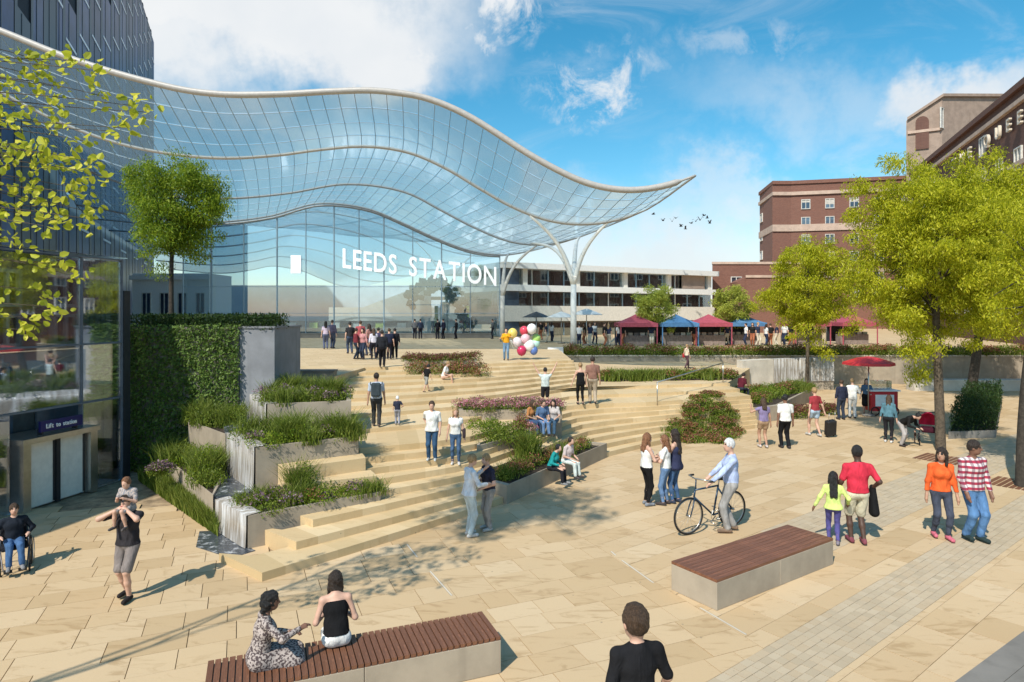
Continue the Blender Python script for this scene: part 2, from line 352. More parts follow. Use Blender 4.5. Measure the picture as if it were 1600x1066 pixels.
def lay(ang, halves, rowr, lenr, box, rng):
    c, s = math.cos(ang), math.sin(ang); out = []
    v = box[2]
    while v < box[3]:
        rh = rng.uniform(*rowr); u = box[0] + rng.uniform(-1, 0)
        while u < box[1]:
            ln = rng.uniform(*lenr)
            P = [(a * c - b * s, a * s + b * c) for a, b in ((u, v), (u + ln, v), (u + ln, v + rh), (u, v + rh))]
            u += ln
            cx = sum(p[0] for p in P) / 4; cy = sum(p[1] for p in P) / 4
            if cy < 4.9 or cy > 40 or abs(cx) > .86 * cy + 1.5 or cx < -11.6: continue
            if cx < 9.5 and cy > L0y(cx) + 1.0: continue
            for n, k in halves:
                if len(P) > 2: P = clip(P, n, k)
            if len(P) > 2 and area(P) > .01: out.append(P)
        v += rh
    return out
rng = random.Random(5)
slabs = lay(R(23), [(sN, sC), (q1, -4.59)], (.42, .58), (.45, 1.05), (-14, 36, -12, 46), rng)
slabs += lay(R(23), [(sN, sC), (neg(q1), 3.72)], (.42, .58), (.45, 1.05), (-14, 36, -12, 46), rng)
bx = (-8, 60, -30, 44); ang = math.atan2(e1[1], e1[0])
slabs += lay(ang, [(neg(sN), -sC), (q1, -7.1)], (.42, .56), (.45, 1.0), bx, rng)
slabs += lay(ang, [(neg(sN), -sC), (q1, -5.68), (neg(q1), 7.1), (e1, 11.9)], (.42, .56), (.45, 1.0), bx, rng)
slabs += lay(ang, [(neg(sN), -sC), (q1, -4.59), (neg(q1), 5.68)], (.5, .6), (.55, 1.2), bx, rng)
slabs += lay(ang, [(neg(sN), -sC), (neg(q1), 3.72)], (.42, .56), (.45, .95), bx, rng)
setts = lay(ang, [(q1, -3.72), (neg(q1), 4.59)], (.124, .124), (.15, .19), (-8, 30, 3.72, 4.58), rng)
setts += lay(ang, [(q1, -5.68), (neg(q1), 7.1), (neg(e1), -11.9)], (.142, .142), (.17, .21), (10, 40, 5.68, 7.09), rng)
def pieces(polys, name, joint, z, mat, label):
    def px(p):
        cx = sum(a[0] for a in p) / len(p); cy = sum(a[1] for a in p) / len(p); x = 800 + 1000 * cx / cy; y = HZ + 4400 / cy
        return (area(p) / cy ** 3) if (-20 < x < 1620 and y < 1085) else 0
    polys = sorted(polys, key=px, reverse=True); rest = MB(); rr = []
    for i, p in enumerate(polys):
        q = shrink(p, joint)
        if area(p) < .03 and joint > .004: q = shrink(p, joint * .6)
        if sum(q[j][0] * q[(j + 1) % len(q)][1] - q[(j + 1) % len(q)][0] * q[j][1] for j in range(len(q))) < 0: q.reverse()
        dz = rng.uniform(-.002, .002); r = rng.random(); zt = [z + dz + rng.uniform(-.0012, .0012) for _ in q]
        if i < 300:
            mb = MB().prism(q, -.028, zt, bottom=False); me = mb.mesh(name)
            a = me.attributes.new('rnd', 'FLOAT', 'FACE'); a.data.foreach_set('value', [r] * len(mb.f)); link(name, me, mat, paving)
        else:
            k = len(rest.f); rest.prism(q, -.028, zt, bottom=False); rr += [r] * (len(rest.f) - k)
    if rest.f:
        me = rest.mesh(name); a = me.attributes.new('rnd', 'FLOAT', 'FACE'); a.data.foreach_set('value', rr)
        tag(link(label, me, mat, paving), kind='stuff')
pieces(slabs, 'paving_slab', .0045, 0.0, SAND, 'far_paving_slabs')
pieces(setts, 'sett', .005, 0.001, SETT, 'far_setts')
for i, (a, b) in enumerate((((672, 893), (706, 931)), ((972, 876), (1021, 911)), ((1094, 950), (1166, 992)), ((636, 851), (652, 871)), ((955, 862), (962, 868)))):
    A, B = gnd(*a), gnd(*b); d = (B - A); n = Vector((-d.y, d.x, 0)).normalized()
    t = empty('paving_light', A, ['slim white light strip set in paving under the tree shade', 'slim white light strip in paving left of the brown bench', 'slim white light strip at the near corner of the brown bench', 'short white light strip near the foot of the steps', 'tiny white light strip behind the others in mid plaza'][i], 'light', 'light strips set in the paving')
    for nm, w, z, m in (('frame', .022, .003, SETT), ('lens', .009, .005, CONC_L)):
        mb = MB().prism([(p.x, p.y) for p in (A - n * w, B - n * w, B + n * w, A + n * w)], -.02, z); mb.build(nm, m, t)

# ------------------------------------------------------------ stairs, terrace, upper plaza
RL, RU = 1.174 / 8, (2.2 - 1.174) / 9
cL = [(-4.1, 10.5), (-2.2, 12.5), (-.15, 14.9), (2.9, 19.6), (6.7, 22.9), (9.5, 24.6)]
cM = [(-6.2, 14.2), (-3.7, 15.3), (-1.1, 16.8), (1.9, 22.3), (5.2, 23.4), (9.4, 25.2)]
cT = [(-8, 18), (-4.6, 19), (-1.4, 21), (2.4, 25.8), (5.4, 26.6), (9.4, 27.6)]
cT2 = [(-8, 18), (-4.6, 19), (-1.4, 21), (.7, 23.2), (2.0, 24.9), (2.9, 26.0)]
cU = [(-9.5, 25.5), (-5.5, 26.2), (-1.2, 28), (.4, 28.8), (1.7, 29.5), (2.9, 30.1)]
def lerp2(a, b, t): return [((1 - t) * p[0] + t * q[0], (1 - t) * p[1] + t * q[1]) for p, q in zip(a, b)]
def dense(c, n=11):
    P = np.array(c); out = []
    for i in range(len(P) - 1):
        p0, p1, p2, p3 = P[max(i - 1, 0)], P[i], P[i + 1], P[min(i + 2, len(P) - 1)]
        for k in range(n):
            t = k / n; cr = .5 * ((2 * p1) + (-p0 + p2) * t + (2 * p0 - 5 * p1 + 4 * p2 - p3) * t * t + (-p0 + 3 * p1 - 3 * p2 + p3) * t ** 3)
            li = p1 + (p2 - p1) * t; out.append(tuple(li * .45 + cr * .55))
    out.append(tuple(P[-1])); return out
CONT = [lerp2(cL, cM, k / 7) for k in range(8)] + [lerp2(cM, cT, .5), cT] + [lerp2(cT2, cU, (k + 1) / 7) for k in range(7)]
CONT = [dense(c) for c in CONT]
TREAD = [RL * (k + 1) for k in range(8)] + [1.174 + RU * (k + 1) for k in range(9)]
START = {0: -4.1, 1: -3.88, 2: -3.82, 3: -3.8, 4: -3.0, 5: -3.35, 6: -3.5, 7: -3.65, 8: -4.4, 9: -4.6}
def gz(X, Y):
    z = 0.0
    if X > 9.4: return 1.4 if (Y > 27.6 + (X - 9.4) * 2 and X < 13) else 0.0
    for c, t in zip(CONT, TREAD):
        if X > c[-1][0]: continue
        if Y > np.interp(X, [p[0] for p in c], [p[1] for p in c]): z = t
    return z
def hit(px, py):                            # where a pixel's ray meets the stepped ground
    d = 5.0
    while d < 80:
        p = at(px, py, d)
        zz = 2.2 if (d > 40) else gz(p.x, p.y)
        if p.z <= zz: return Vector((p.x, p.y, zz))
        d += .03
    return at(px, py, 40)
stairs = bpy.data.objects.new('stairs', None); COL.objects.link(stairs); tag(stairs, kind='structure')
for k in range(17):
    c = CONT[k]; z = TREAD[k]; zb = (TREAD[k - 1] if k > 4 else 0) - .03
    if k in START:
        F = [p for p in c if p[0] > START[k] + .1]; y0 = np.interp(START[k], [p[0] for p in c], [p[1] for p in c]); F = [(START[k], float(y0))] + F
        if k == 4: F = [(-5.0, 13.66), (-4.2, 14.12), (-3.36, 14.62)] + F
        B = [(F[0][0] - (1.1 if k != 4 else .3), F[0][1] + .86)] + [(p[0] - .15, p[1] + .2) for p in CONT[k + 1] if p[0] > START[k] - .5]
    else:
        F = c; nb = CONT[k + 1] if k < 16 else [(p[0] - .4, p[1] + .8) for p in c]
        B = [(p[0] - .1, p[1] + .25) for p in nb]
    m = min(len(F), len(B)); idx = lambda A: [A[round(i * (len(A) - 1) / (m - 1))] for i in range(m)]
    F, B = idx(F), idx(B); mb = MB(); rr = []
    for i in range(m - 1):
        a, b, c2, d = F[i], F[i + 1], B[i + 1], B[i]
        vs = [(a[0], a[1], z), (b[0], b[1], z), (c2[0], c2[1], z), (d[0], d[1], z), (a[0], a[1], zb), (b[0], b[1], zb), (c2[0], c2[1], zb), (d[0], d[1], zb)]
        fs = [(0, 1, 2, 3), (4, 5, 1, 0)]
        if i == 0: fs.append((7, 4, 0, 3))
        if i == m - 2: fs.append((5, 6, 2, 1))
        mb.add(vs, fs); rr += [((i // 2) * .37 + k * .61) % 1.0] * len(fs)
    me = mb.mesh('step'); at_ = me.attributes.new('rnd', 'FLOAT', 'FACE'); at_.data.foreach_set('value', rr)
    link('step', me, STEPM, stairs)
tp = [p for p in CONT[9]]
ter = MB().prism([(p[0], p[1] + .25) for p in tp] + [(13, 35), (13.3, 39.9), (-3, 39.9), (-4, 24)], .2, 1.396); tag(ter.build('terrace', PLAZA), kind='structure')
up = [p for p in CONT[16]]
pl = MB().prism([(p[0] - .1, p[1] + .22) for p in up if p[0] > -6.0] + [(2.85, 31), (2.85, 40.35), (60, 40.35), (60, 130), (-75, 130), (-75, 20), (-7.5, 20), (-7.5, 22.4), (-6.2, 22.5)], .5, 2.196); tag(pl.build('upper_plaza', PLAZA), kind='structure')
def thing(name, parts, label, cat, loc=None, group=None):       # parts: (name, MB, mat)
    v = parts[0][1].v; l = loc or Vector((sum(p[0] for p in v) / len(v), sum(p[1] for p in v) / len(v), min(p[2] for p in v)))
    e = empty(name, l, label, cat, group); e['_o'] = [b.build(n, m, e) for n, b, m in parts] and 1
    return e
# retaining wall of the market terrace, with its white end pier
wl = MB().prism([(3.05, 39.95), (60, 39.95), (60, 40.3), (3.05, 40.3)], -.02, 1.72); cp = MB().prism([(3.0, 39.9), (60, 39.9), (60, 40.33), (3.0, 40.33)], 1.724, 1.80)
rw = thing('retaining_wall', [('wall', wl, CONC), ('coping', cp, CONC_L)], 'long grey stone retaining wall below the market hedge', 'wall')
pr = MB().prism([(2.2, 39.3), (3.15, 39.3), (3.15, 39.89), (2.2, 39.89)], 1.0, 2.3); thing('wall_pier', [('block', pr, WHITE)], 'white pier ending the market wall beside the balloon seller', 'pier')
for i, (a, b) in enumerate(((1428, 1540), (1545, 1610))):
    A, B = gnd(a, 611), gnd(b, 611); s = MB().prism([(A.x, A.y), (B.x, A.y), (B.x, A.y + .7), (A.x, A.y + .7)], 0, .55); c = MB().prism([(A.x - .03, A.y - .03), (B.x + .03, A.y - .03), (B.x + .03, A.y + .73), (A.x - .03, A.y + .73)], .553, .62)
    thing('low_seat_wall', [('wall', s, CONC_L), ('coping', c, CONC_L)], ['cream low seat wall behind the two large tree trunks', 'cream low seat wall at the right edge below the market wall'][i], 'wall', group='low cream seat walls')

# ------------------------------------------------------------ vegetation tools
class PB:                                   # many small leaf faces, joined
    def __init__(s): s.V = []; s.M = []
    def leaves(s, P, size, m=0, aspect=.45, up=.2, droop=None):
        n = len(P); P = np.asarray(P, float)
        d = RNG.normal(size=(n, 3)); d[:, 2] += up
        if droop is not None: d = d * .6 + np.array(droop)
        d /= np.linalg.norm(d, axis=1)[:, None] + 1e-9
        w = np.cross(d, RNG.normal(size=(n, 3))); w /= np.linalg.norm(w, axis=1)[:, None] + 1e-9
        L = (size * RNG.uniform(.6, 1.3, n))[:, None]; W = L * aspect * .5
        nrm = np.cross(d, w) * L * .10
        s.V.append(np.stack([P, P + d * L * .5 + w * W + nrm, P + d * L, P + d * L * .5 - w * W + nrm], 1)); s.M.append(np.full(n, m)); return s
    def round_leaves(s, P, size, m=0):
        n = len(P); P = np.asarray(P, float); d = RNG.normal(size=(n, 3)); d[:, 2] -= .3; d /= np.linalg.norm(d, axis=1)[:, None]
        w = np.cross(d, RNG.normal(size=(n, 3))); w /= np.linalg.norm(w, axis=1)[:, None]; L = (size * RNG.uniform(.6, 1.25, n))[:, None]; nr = np.cross(d, w) * L * .12
        tip = P + d * L
        for sg in (1, -1):
            s.V.append(np.stack([P, P + d * L * .22 + sg * w * L * .34 + nr, P + d * L * .68 + sg * w * L * .32 + nr, tip], 1)); s.M.append(np.full(n, m))
        return s
    def blades(s, P, h, m=0, w=.012, lean=.35):
        n = len(P); P = np.asarray(P, float); a = RNG.uniform(0, 2 * np.pi, n); ln = RNG.uniform(.2, 1, n) * lean
        hh = h * RNG.uniform(.55, 1.15, n); dx = np.cos(a) * ln * hh; dy = np.sin(a) * ln * hh; b = RNG.uniform(0, 2 * np.pi, n)
        sx = np.cos(b) * w; sy = np.sin(b) * w; z0 = np.zeros(n)
        S = np.stack([sx, sy, z0], 1); M1 = P + np.stack([dx * .35, dy * .35, hh * .6], 1); T = P + np.stack([dx, dy, hh], 1)
        s.V.append(np.stack([P - S, P + S, M1 + S * .8, M1 - S * .8], 1)); s.M.append(np.full(n, m))
        s.V.append(np.stack([M1 - S * .8, M1 + S * .8, T + S * .1, T - S * .1], 1)); s.M.append(np.full(n, m)); return s
    def build(s, name, mats, parent=None):
        V = np.concatenate(s.V); M = np.concatenate(s.M); n = len(V); me = bpy.data.meshes.new(name)
        me.vertices.add(4 * n); me.vertices.foreach_set('co', V.reshape(-1).astype(np.float32))
        me.loops.add(4 * n); me.loops.foreach_set('vertex_index', np.arange(4 * n, dtype=np.int32))
        me.polygons.add(n); me.polygons.foreach_set('loop_start', np.arange(0, 4 * n, 4, dtype=np.int32)); me.polygons.foreach_set('loop_total', np.full(n, 4, np.int32))
        me.polygons.foreach_set('material_index', M.astype(np.int32)); me.update(); me.validate()
        return link(name, me, mats, parent)
def ball(c, r, n, flat=1.0, shell=.4):
    d = RNG.normal(size=(n, 3)); d /= np.linalg.norm(d, axis=1)[:, None]; rad = r * RNG.uniform(shell, 1, n) ** .6
    return np.array(c) + d * rad[:, None] * np.array([1, 1, flat])
VEG = [LF_S, LF_GR, FL_P, FL_R, FL_V, FL_B, LF_H, LF_G]       # 0 shrub,1 grass,2 pink,3 russet,4 mauve,5 brown,6 hedge,7 green
def clump(pb, c, kind, r, h, k=1.0, leaf=.06):
    c = np.array(c, float)
    if kind == 'grass':
        n = int(210 * k); P = c + np.stack([RNG.normal(0, r * .45, n), RNG.normal(0, r * .45, n), np.zeros(n)], 1); pb.blades(P, h, 1, w=.0035 + .00038 * c[1], lean=.85)
    else:
        m = {'leafy': 0, 'hedge': 6, 'green': 7}.get(kind, 0); n = int(190 * k)
        P = ball(c + [0, 0, h * .45], 1, n) ; P = c + [0, 0, h * .45] + (P - c - [0, 0, h * .45]) * [r, r, h * .55]
        pb.leaves(P, leaf, m, .5, .5)
        fm = {'pink': 2, 'russet': 3, 'mauve': 4, 'brown': 5}.get(kind)
        if fm:
            n = int(170 * k); Q = ball([0, 0, 0], 1, n); Q[:, 2] = np.abs(Q[:, 2]); pb.leaves(c + [0, 0, h * .5] + Q * [r, r, h * .55], leaf * .8, fm, .8, .6)
def bil(q, u, v):
    a, b, c, d = [np.array(p[:3], float) for p in q]; return (1 - v) * ((1 - u) * a + u * b) + v * ((1 - u) * d + u * c)
def bed(name, q, mix, n, r, h, label, k=1.0, leaf=.06, cat='plants', kind='stuff', seed=1):
    rg = random.Random(seed); pb = PB()
    for i in range(n):
        u, v = (i + rg.random()) / n, rg.random(); P = bil(q, u, v); kk = rg.choices([m[0] for m in mix], [m[1] for m in mix])[0]
        s = rg.uniform(.7, 1.3); clump(pb, P, kk, r * s, h * s * (1.25 if kk == 'grass' else 1), k, leaf)
    return tag(pb.build(name, VEG), label, cat, kind=kind)
def shrub(P, kinds, r, h, label, n=5, k=1.0, leaf=.06, name='shrub', seed=3, group=None):
    rg = random.Random(seed); pb = PB(); P = np.array(P, float)
    for i in range(n):
        o = np.array([rg.uniform(-r, r) * .6, rg.uniform(-r, r) * .6, 0]); clump(pb, P + o, rg.choice(kinds), r * rg.uniform(.45, .7), h * rg.uniform(.7, 1.1), k, leaf)
    return tag(pb.build(name, VEG), label, 'plant', group)
def limb(mb, a, b, r0, r1, bend=.15, n=5, seg=6, rg=random):
    a, b = Vector(a), Vector(b); l = (b - a).length; off = Vector((rg.uniform(-1, 1), rg.uniform(-1, 1), rg.uniform(-.2, .6))) * l * bend
    pts = [a.lerp(b, i / n) + off * math.sin(math.pi * i / n) for i in range(n + 1)]; mb.tube(pts, [r0 + (r1 - r0) * i / n for i in range(n + 1)], seg, cap=False); return pts
def tree(name, base, crown_c, rad, tr, leafmat, label, ncl=90, nleaf=70, leaf=.14, cl_r=.55, barkm=None, seed=1, droop=(0, 0, -.35), aspect=.38, group=None, fill=.35):
    rg = random.Random(seed); base = Vector(base); cc = Vector(crown_c); e = empty(name, base, label, 'tree', group)
    tk = MB(); fork = Vector((base.x, base.y, cc.z - rad[2] * .62)); fork.xy = fork.xy * .6 + cc.xy * .4
    limb(tk, base, fork, tr, tr * .72, .015, 8, 10, rg)
    limb(tk, fork, cc + Vector((0, 0, rad[2] * .7)), tr * .7, tr * .12, .06, 7, 7, rg)
    ph = [rg.uniform(0, 6.28) for _ in range(6)]; C = []
    for i in range(ncl):
        d = Vector((rg.gauss(0, 1), rg.gauss(0, 1), rg.gauss(0, 1))).normalized(); a = math.atan2(d.y, d.x)
        lump = .86 + .17 * math.sin(3 * a + ph[0]) * math.cos(2.5 * d.z + ph[1]) + .13 * math.sin(5 * a + 4 * d.z + ph[2]) + rg.uniform(-.07, .09)
        rr = (rg.uniform(fill, 1)) ** .55 * lump
        if d.z < -.2: rr *= 1 + .18 * math.sin(4 * a + ph[3])
        C.append(cc + Vector((d.x * rad[0], d.y * rad[1], d.z * rad[2])) * rr)
    for i in range(0, ncl, max(1, ncl // 26)):
        s = fork.lerp(cc + Vector((0, 0, rad[2] * .4)), rg.random() * .8); limb(tk, s, C[i], tr * .26, tr * .04, .12, 4, 5, rg)
    tk.build('trunk', barkm or BARK, e); pb = PB()
    for c in C:
        k = rg.uniform(.6, 1.25); pb.leaves(ball(c, cl_r * k, int(nleaf * k), .75, .1), leaf, 0, aspect, 0, [droop[0] + rg.uniform(-.5, .5), droop[1] + rg.uniform(-.5, .5), droop[2]])
    pb.build('crown', leafmat, e); return e

# ------------------------------------------------------------ planters beside and within the stairs
def planter(name, quad, z0, z1, label, mat=CONC, t=.12, soil=.07):
    q = [tuple(p[:2]) for p in quad]
    n = len(q); cx = sum(p[0] for p in q) / n; cy = sum(p[1] for p in q) / n
    inn = [(cx + (x - cx) * (1 - t * 1.3 / math.hypot(x - cx, y - cy)), cy + (y - cy) * (1 - t * 1.3 / math.hypot(x - cx, y - cy))) for x, y in q]
    e = empty(name, (cx, cy, z0), label, 'planter')
    for i in range(n):
        j = (i + 1) % n; MB().prism([q[i], q[j], inn[j], inn[i]], z0, z1).build('wall', mat, e)
    MB().prism(inn, z0, z1 - soil).build('soil', SOIL, e); return e
P1 = [(-4.93, 11.96), (-2.78, 13.57), (-3.0, 13.95), (-5.0, 13.15), (-6.0, 13.0)]
P1b = [P1[0], P1[1], P1[2], (-5.6, 12.95)]
P2 = [(-5.43, 13.57), (-3.55, 14.8), (-3.9, 15.9), (-6.75, 15.2)]
P3 = [(-6.15, 16.1), (-4.2, 16.7), (-4.7, 18.7), (-7.4, 18.1)]
for Sq, z0_, z1_, lb_ in (([(-4.7, 13.45), (-3.3, 14.45), (-3.5, 14.95), (-5.05, 13.8)], .3, 1.15, 'upper golden stone seat block between the stair planters'), ([(-4.85, 13.16), (-2.95, 14.0), (-3.2, 14.5), (-4.85, 13.5)], .2, .86, 'lower golden stone seat block behind the lowest planter')):
    bb = MB().prism(Sq, z0_, z1_); me_ = bb.mesh('seat_block'); a_ = me_.attributes.new('rnd', 'FLOAT', 'FACE'); a_.data.foreach_set('value', [.4] * len(bb.f)); ob_ = tag(link('seat_block', me_, STEPM), lb_, 'seat block'); bevel(ob_, .01)
planter('planter', P1, 0, .62, 'lowest concrete planter at the left foot of the steps')
planter('planter', P2, .2, 1.56, 'middle concrete planter of the three beside the steps')
planter('planter', P3, .6, 2.12, 'highest concrete planter of the three below the dark pillar')
L2 = [(-6.12, 13.1), (-6.8, 15.3), (-8.7, 17.4), (-9.35, 17.0)]; L3 = [(-6.85, 15.35), (-7.4, 17.6), (-8.9, 17.75), (-8.75, 17.3)]
planter('planter', L2, 0, .68, 'low concrete planter in front of the green wall', t=.1); planter('planter', L3, .2, 1.5, 'small raised concrete planter against the green wall', t=.08)
q = lambda Q, z: [(p[0], p[1], z) for p in Q]
bed('planting', q(P1b, .55), [('leafy', 6), ('grass', 2), ('mauve', 1), ('green', 2), ('russet', .6)], 38, .24, .28, 'low green planting along the lowest stair planter', .8, .05, seed=2)
bed('planting', q(P2, 1.48), [('leafy', 5), ('grass', 3), ('green', 2), ('mauve', .6)], 38, .26, .36, 'green grassy planting in the middle stair planter', .8, .055, seed=3)
bed('planting', q(P3, 2.04), [('leafy', 4), ('grass', 4), ('mauve', 2)], 34, .26, .36, 'yellow-green grasses and mauve flowers in the highest stair planter', .8, .055, seed=4)
bed('planting', q(L2, .6), [('leafy', 6), ('grass', 3), ('green', 2)], 36, .3, .36, 'mixed green planting below the green wall', .9, .055, seed=5)
bed('planting', q(L3, 1.42), [('leafy', 4), ('grass', 3)], 14, .28, .45, 'bushy green planting high against the green wall', .9, .055, seed=6)
shrub(gnd(478, 772, .6), ['grass', 'leafy'], .38, .72, 'tall feathery shrub standing up in the lowest stair planter', 6, 1, .05, seed=11)
shrub(gnd(455, 690, 1.5), ['grass', 'leafy'], .40, .62, 'bushy green shrub left in the middle stair planter', 7, 1, .05, seed=12)
shrub(gnd(528, 686, 1.5), ['grass', 'grass', 'leafy'], .34, .62, 'grassy shrub at the right end of the middle stair planter', 6, 1, .05, seed=13)
shrub(gnd(520, 625, 2.05), ['grass'], .30, .55, 'grassy tuft at the right end of the highest stair planter', 6, 1, .05, seed=14)
shrub(gnd(448, 618, 2.05), ['grass'], .34, .55, 'grassy tuft left in the highest stair planter', 6, 1, .05, seed=15)
shrub(gnd(252, 742, .65), ['mauve'], .30, .34, 'mauve flowering shrub by the corner of the green wall', 5, 1, .05, seed=16)
shrub(gnd(318, 745, .65), ['grass', 'green'], .55, .75, 'large grassy green shrub before the green wall', 8, 1, .055, seed=17)
shrub(gnd(372, 668, 1.45), ['grass', 'leafy'], .40, .6, 'olive green shrub beside the dark pillar foot', 7, 1, .05, seed=18)
# ground level grass strip
pb = PB(); n = 5200; A, B, C, D = [np.array(p) for p in ((-9.9, 16.9), (-5.75, 12.55), (-6.2, 13.25), (-9.5, 17.2))]
u = RNG.random(n)[:, None]; v = RNG.random(n)[:, None]; XY = (1 - v) * ((1 - u) * A + u * B) + v * ((1 - u) * D + u * C)
pb.blades(np.concatenate([XY, np.zeros((n, 1))], 1), .40, 1, .010, .5)
tag(pb.build('grass', VEG), 'strip of long green grass at the foot of the low planter', 'grass', kind='stuff')
# cascades and pools
def m_water(name, fall):
    m, nt, b = newmat(name)
    if fall:
        f = mr(nt, nz(nt, 9, 5, .6, pos(nt, (1, 1, .12), .3)), .36, .70); nt.links.new(mixc(nt, f, (.26, .23, .195), (.56, .56, .56)), b.inputs['Base Color'])
        bump(nt, b, nz(nt, 14, 4, .6, pos(nt, (1, 1, .1))), .5, .02); b.inputs['Roughness'].default_value = .25
    else:
        nt.links.new(mixc(nt, mr(nt, nz(nt, 9, 4, .7), .5, .72), (.05, .06, .075), (.5, .52, .55)), b.inputs['Base Color'])
        bump(nt, b, nz(nt, 16, 4, .6), .5, .02); b.inputs['Roughness'].default_value = .08
    return m
FALL, POOL = m_water('falling_water', True), m_water('pool_water', False)
def sheet(A, B, z0, z1, off=.035):
    A, B = Vector(A), Vector(B); d = (B - A); nrm = Vector((d.y, -d.x)).normalized(); mb = MB(); n = 10; rg = random.Random(4); vs = []
    for i in range(n + 1):
        p = A + d * i / n
        for z, o in ((z0, off * 1.6), (z0 * .5 + z1 * .5, off * 1.2), (z1, off), (z1 + .015, -.25)):
            o += rg.uniform(-.012, .012); vs.append((p.x + nrm.x * o, p.y + nrm.y * o, z))
    fs = [(i * 4 + k, (i + 1) * 4 + k, (i + 1) * 4 + k + 1, i * 4 + k + 1) for i in range(n) for k in range(3)]
    return mb.add(vs, fs, 0, True)
for i, (A, B, z0, z1, lb) in enumerate(((P1[4], P1[0], 0.02, .63, 'lowest white cascade beside the bottom steps'), (P2[3], P2[0], .6, 1.57, 'middle white cascade on the end of the middle planter'), (P3[3], P3[0], 1.5, 2.13, 'short upper cascade below the dark pillar'))):
    thing('cascade', [('water_sheet', sheet(A, B, z0, z1), FALL)], lb, 'waterfall', group='stepped water cascades')
w = MB().prism([(-5.95, 12.05), (-5.05, 11.5), (-4.75, 11.85), (-5.9, 12.95), (-6.3, 12.9)], -.02, .012); tag(w.build('water', POOL), kind='structure')
w = MB().prism([(-5.55, 13.4), (-5.3, 13.62), (-6.7, 15.2), (-6.95, 15.0), (-6.15, 13.15)], .5, .64); tag(w.build('water', POOL), kind='structure')
w = MB().prism([(-6.8, 15.2), (-6.1, 16.1), (-7.3, 17.9), (-7.3, 16.2)], 1.2, 1.53); tag(w.build('water', POOL), kind='structure')
# green wall, pillar, hedge on top
gw = empty('green_wall', (-9.1, 18, 0), 'tall block clad in dense green climbing plants beside the lift', 'green wall')
MB().prism([(-10.75, 17.95), (-7.68, 17.95), (-7.68, 20.4), (-10.75, 20.4)], 0, 4.02).build('wall', CONC_D, gw)
pb = PB(); n = 15000; X = RNG.uniform(-10.8, -7.62, n); Z = RNG.uniform(.02, 4.1, n); dep = .07 + .10 * (np.sin(X * 5 + Z * 3) * np.sin(Z * 4.3 - X * 2) * .5 + .5)
pb.leaves(np.stack([X, 17.95 - RNG.random(n) * dep - .01, Z], 1), .095, 0, .5, 0, [0, -.5, -.5])
n = 2500; pb.leaves(np.stack([-10.75 - RNG.random(n) * .1, RNG.uniform(17.9, 20.4, n), RNG.uniform(0, 4.1, n)], 1), .095, 0, .5, 0, [-.5, 0, -.5])
tag(pb.build('foliage', [LF_W], gw), kind='stuff')
thing('concrete_pillar', [('shaft', MB().prism([(-7.66, 18.0), (-6.68, 18.0), (-6.68, 20.2), (-7.66, 20.2)], 0, 3.98), CONC_B), ('cap', MB().prism([(-7.67, 17.97), (-6.65, 17.97), (-6.65, 20.23), (-7.67, 20.23)], 3.983, 4.04), CONC_B)], 'smooth grey concrete pillar at the right end of the green wall', 'pillar')
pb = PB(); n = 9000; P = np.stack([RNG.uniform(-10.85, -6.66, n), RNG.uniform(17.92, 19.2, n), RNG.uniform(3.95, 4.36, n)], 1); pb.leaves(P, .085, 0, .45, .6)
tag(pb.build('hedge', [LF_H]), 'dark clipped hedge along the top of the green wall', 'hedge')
tree('tree', at(268, 489, 18.8) - Vector((0, 0, .2)), at(270, 325, 18.8), (1.50, 1.4, 1.82), .075, LF_G, 'round green tree on top of the green wall', 150, 250, .10, .40, BARK_D, 21, (0, 0, -.8), .28)
# planters in the middle of the stairs
Q3 = [(-.12, 14.75), (2.9, 19.55), (2.1, 19.95), (-.75, 15.35)]
planter('planter', Q3, 0, .44, 'long concrete planter with a seat edge at the foot of the steps')
bed('planting', q([(-.2, 15.1), (2.5, 19.4), (2.2, 19.6), (-.6, 15.4)], .38), [('russet', 4), ('grass', 2), ('leafy', 3)], 30, .24, .30, 'russet planting in the seat planter at the foot of the steps', .9, .05, seed=8)
Q2 = [at(716, 645, 19.3), at(878, 640, 19.6), at(878, 640, 20.6), at(716, 645, 20.3)]
planter('planter', Q2, .5, 1.48, 'concrete planter topped with pink flowers midway up the steps')
bed('flower_bed', q([(p.x, p.y - (.10 if i < 2 else 0)) for i, p in enumerate(Q2)], 1.42), [('pink', 5)], 40, .22, .32, 'band of pink flowers on the planter midway up the steps', .8, .05, cat='flowers', seed=9)
Qm = [(-.9, 16.3), (.45, 18.1), (.6, 19.0), (-.9, 18.5)]
planter('planter', Qm, .4, 1.02, 'low concrete planter of green shrubs below the pink flowers')
shrub((-.35, 17.2, .95), ['leafy'], .7, .62, 'rounded bright green shrub below the pink flower planter', 14, 1.2, .055, seed=31)
shrub((-.75, 18.2, .95), ['leafy', 'green'], .5, .55, 'olive shrub behind the bright green shrub on the steps', 10, 1.1, .055, seed=32)
shrub((.25, 17.9, .95), ['pink', 'russet'], .4, .62, 'pink flowering shrub beside the bright green shrub', 7, 1, .05, seed=33)
shrub((.35, 17.0, .6), ['grass', 'russet'], .4, .6, 'grassy russet shrub behind the seated couple', 7, 1, .05, seed=34)
Q1 = [at(632, 566, 26.6), at(745, 566, 26.9), at(745, 566, 28.0), at(632, 566, 27.7)]
planter('planter', Q1, 1.6, 2.42, 'upper concrete planter near the station entrance')
bed('hedge', q([(p.x, p.y - (.12 if i < 2 else 0)) for i, p in enumerate(Q1)], 2.34), [('brown', 5)], 34, .26, .34, 'brown heather hedge on the upper planter', .8, .06, cat='hedge', seed=10)
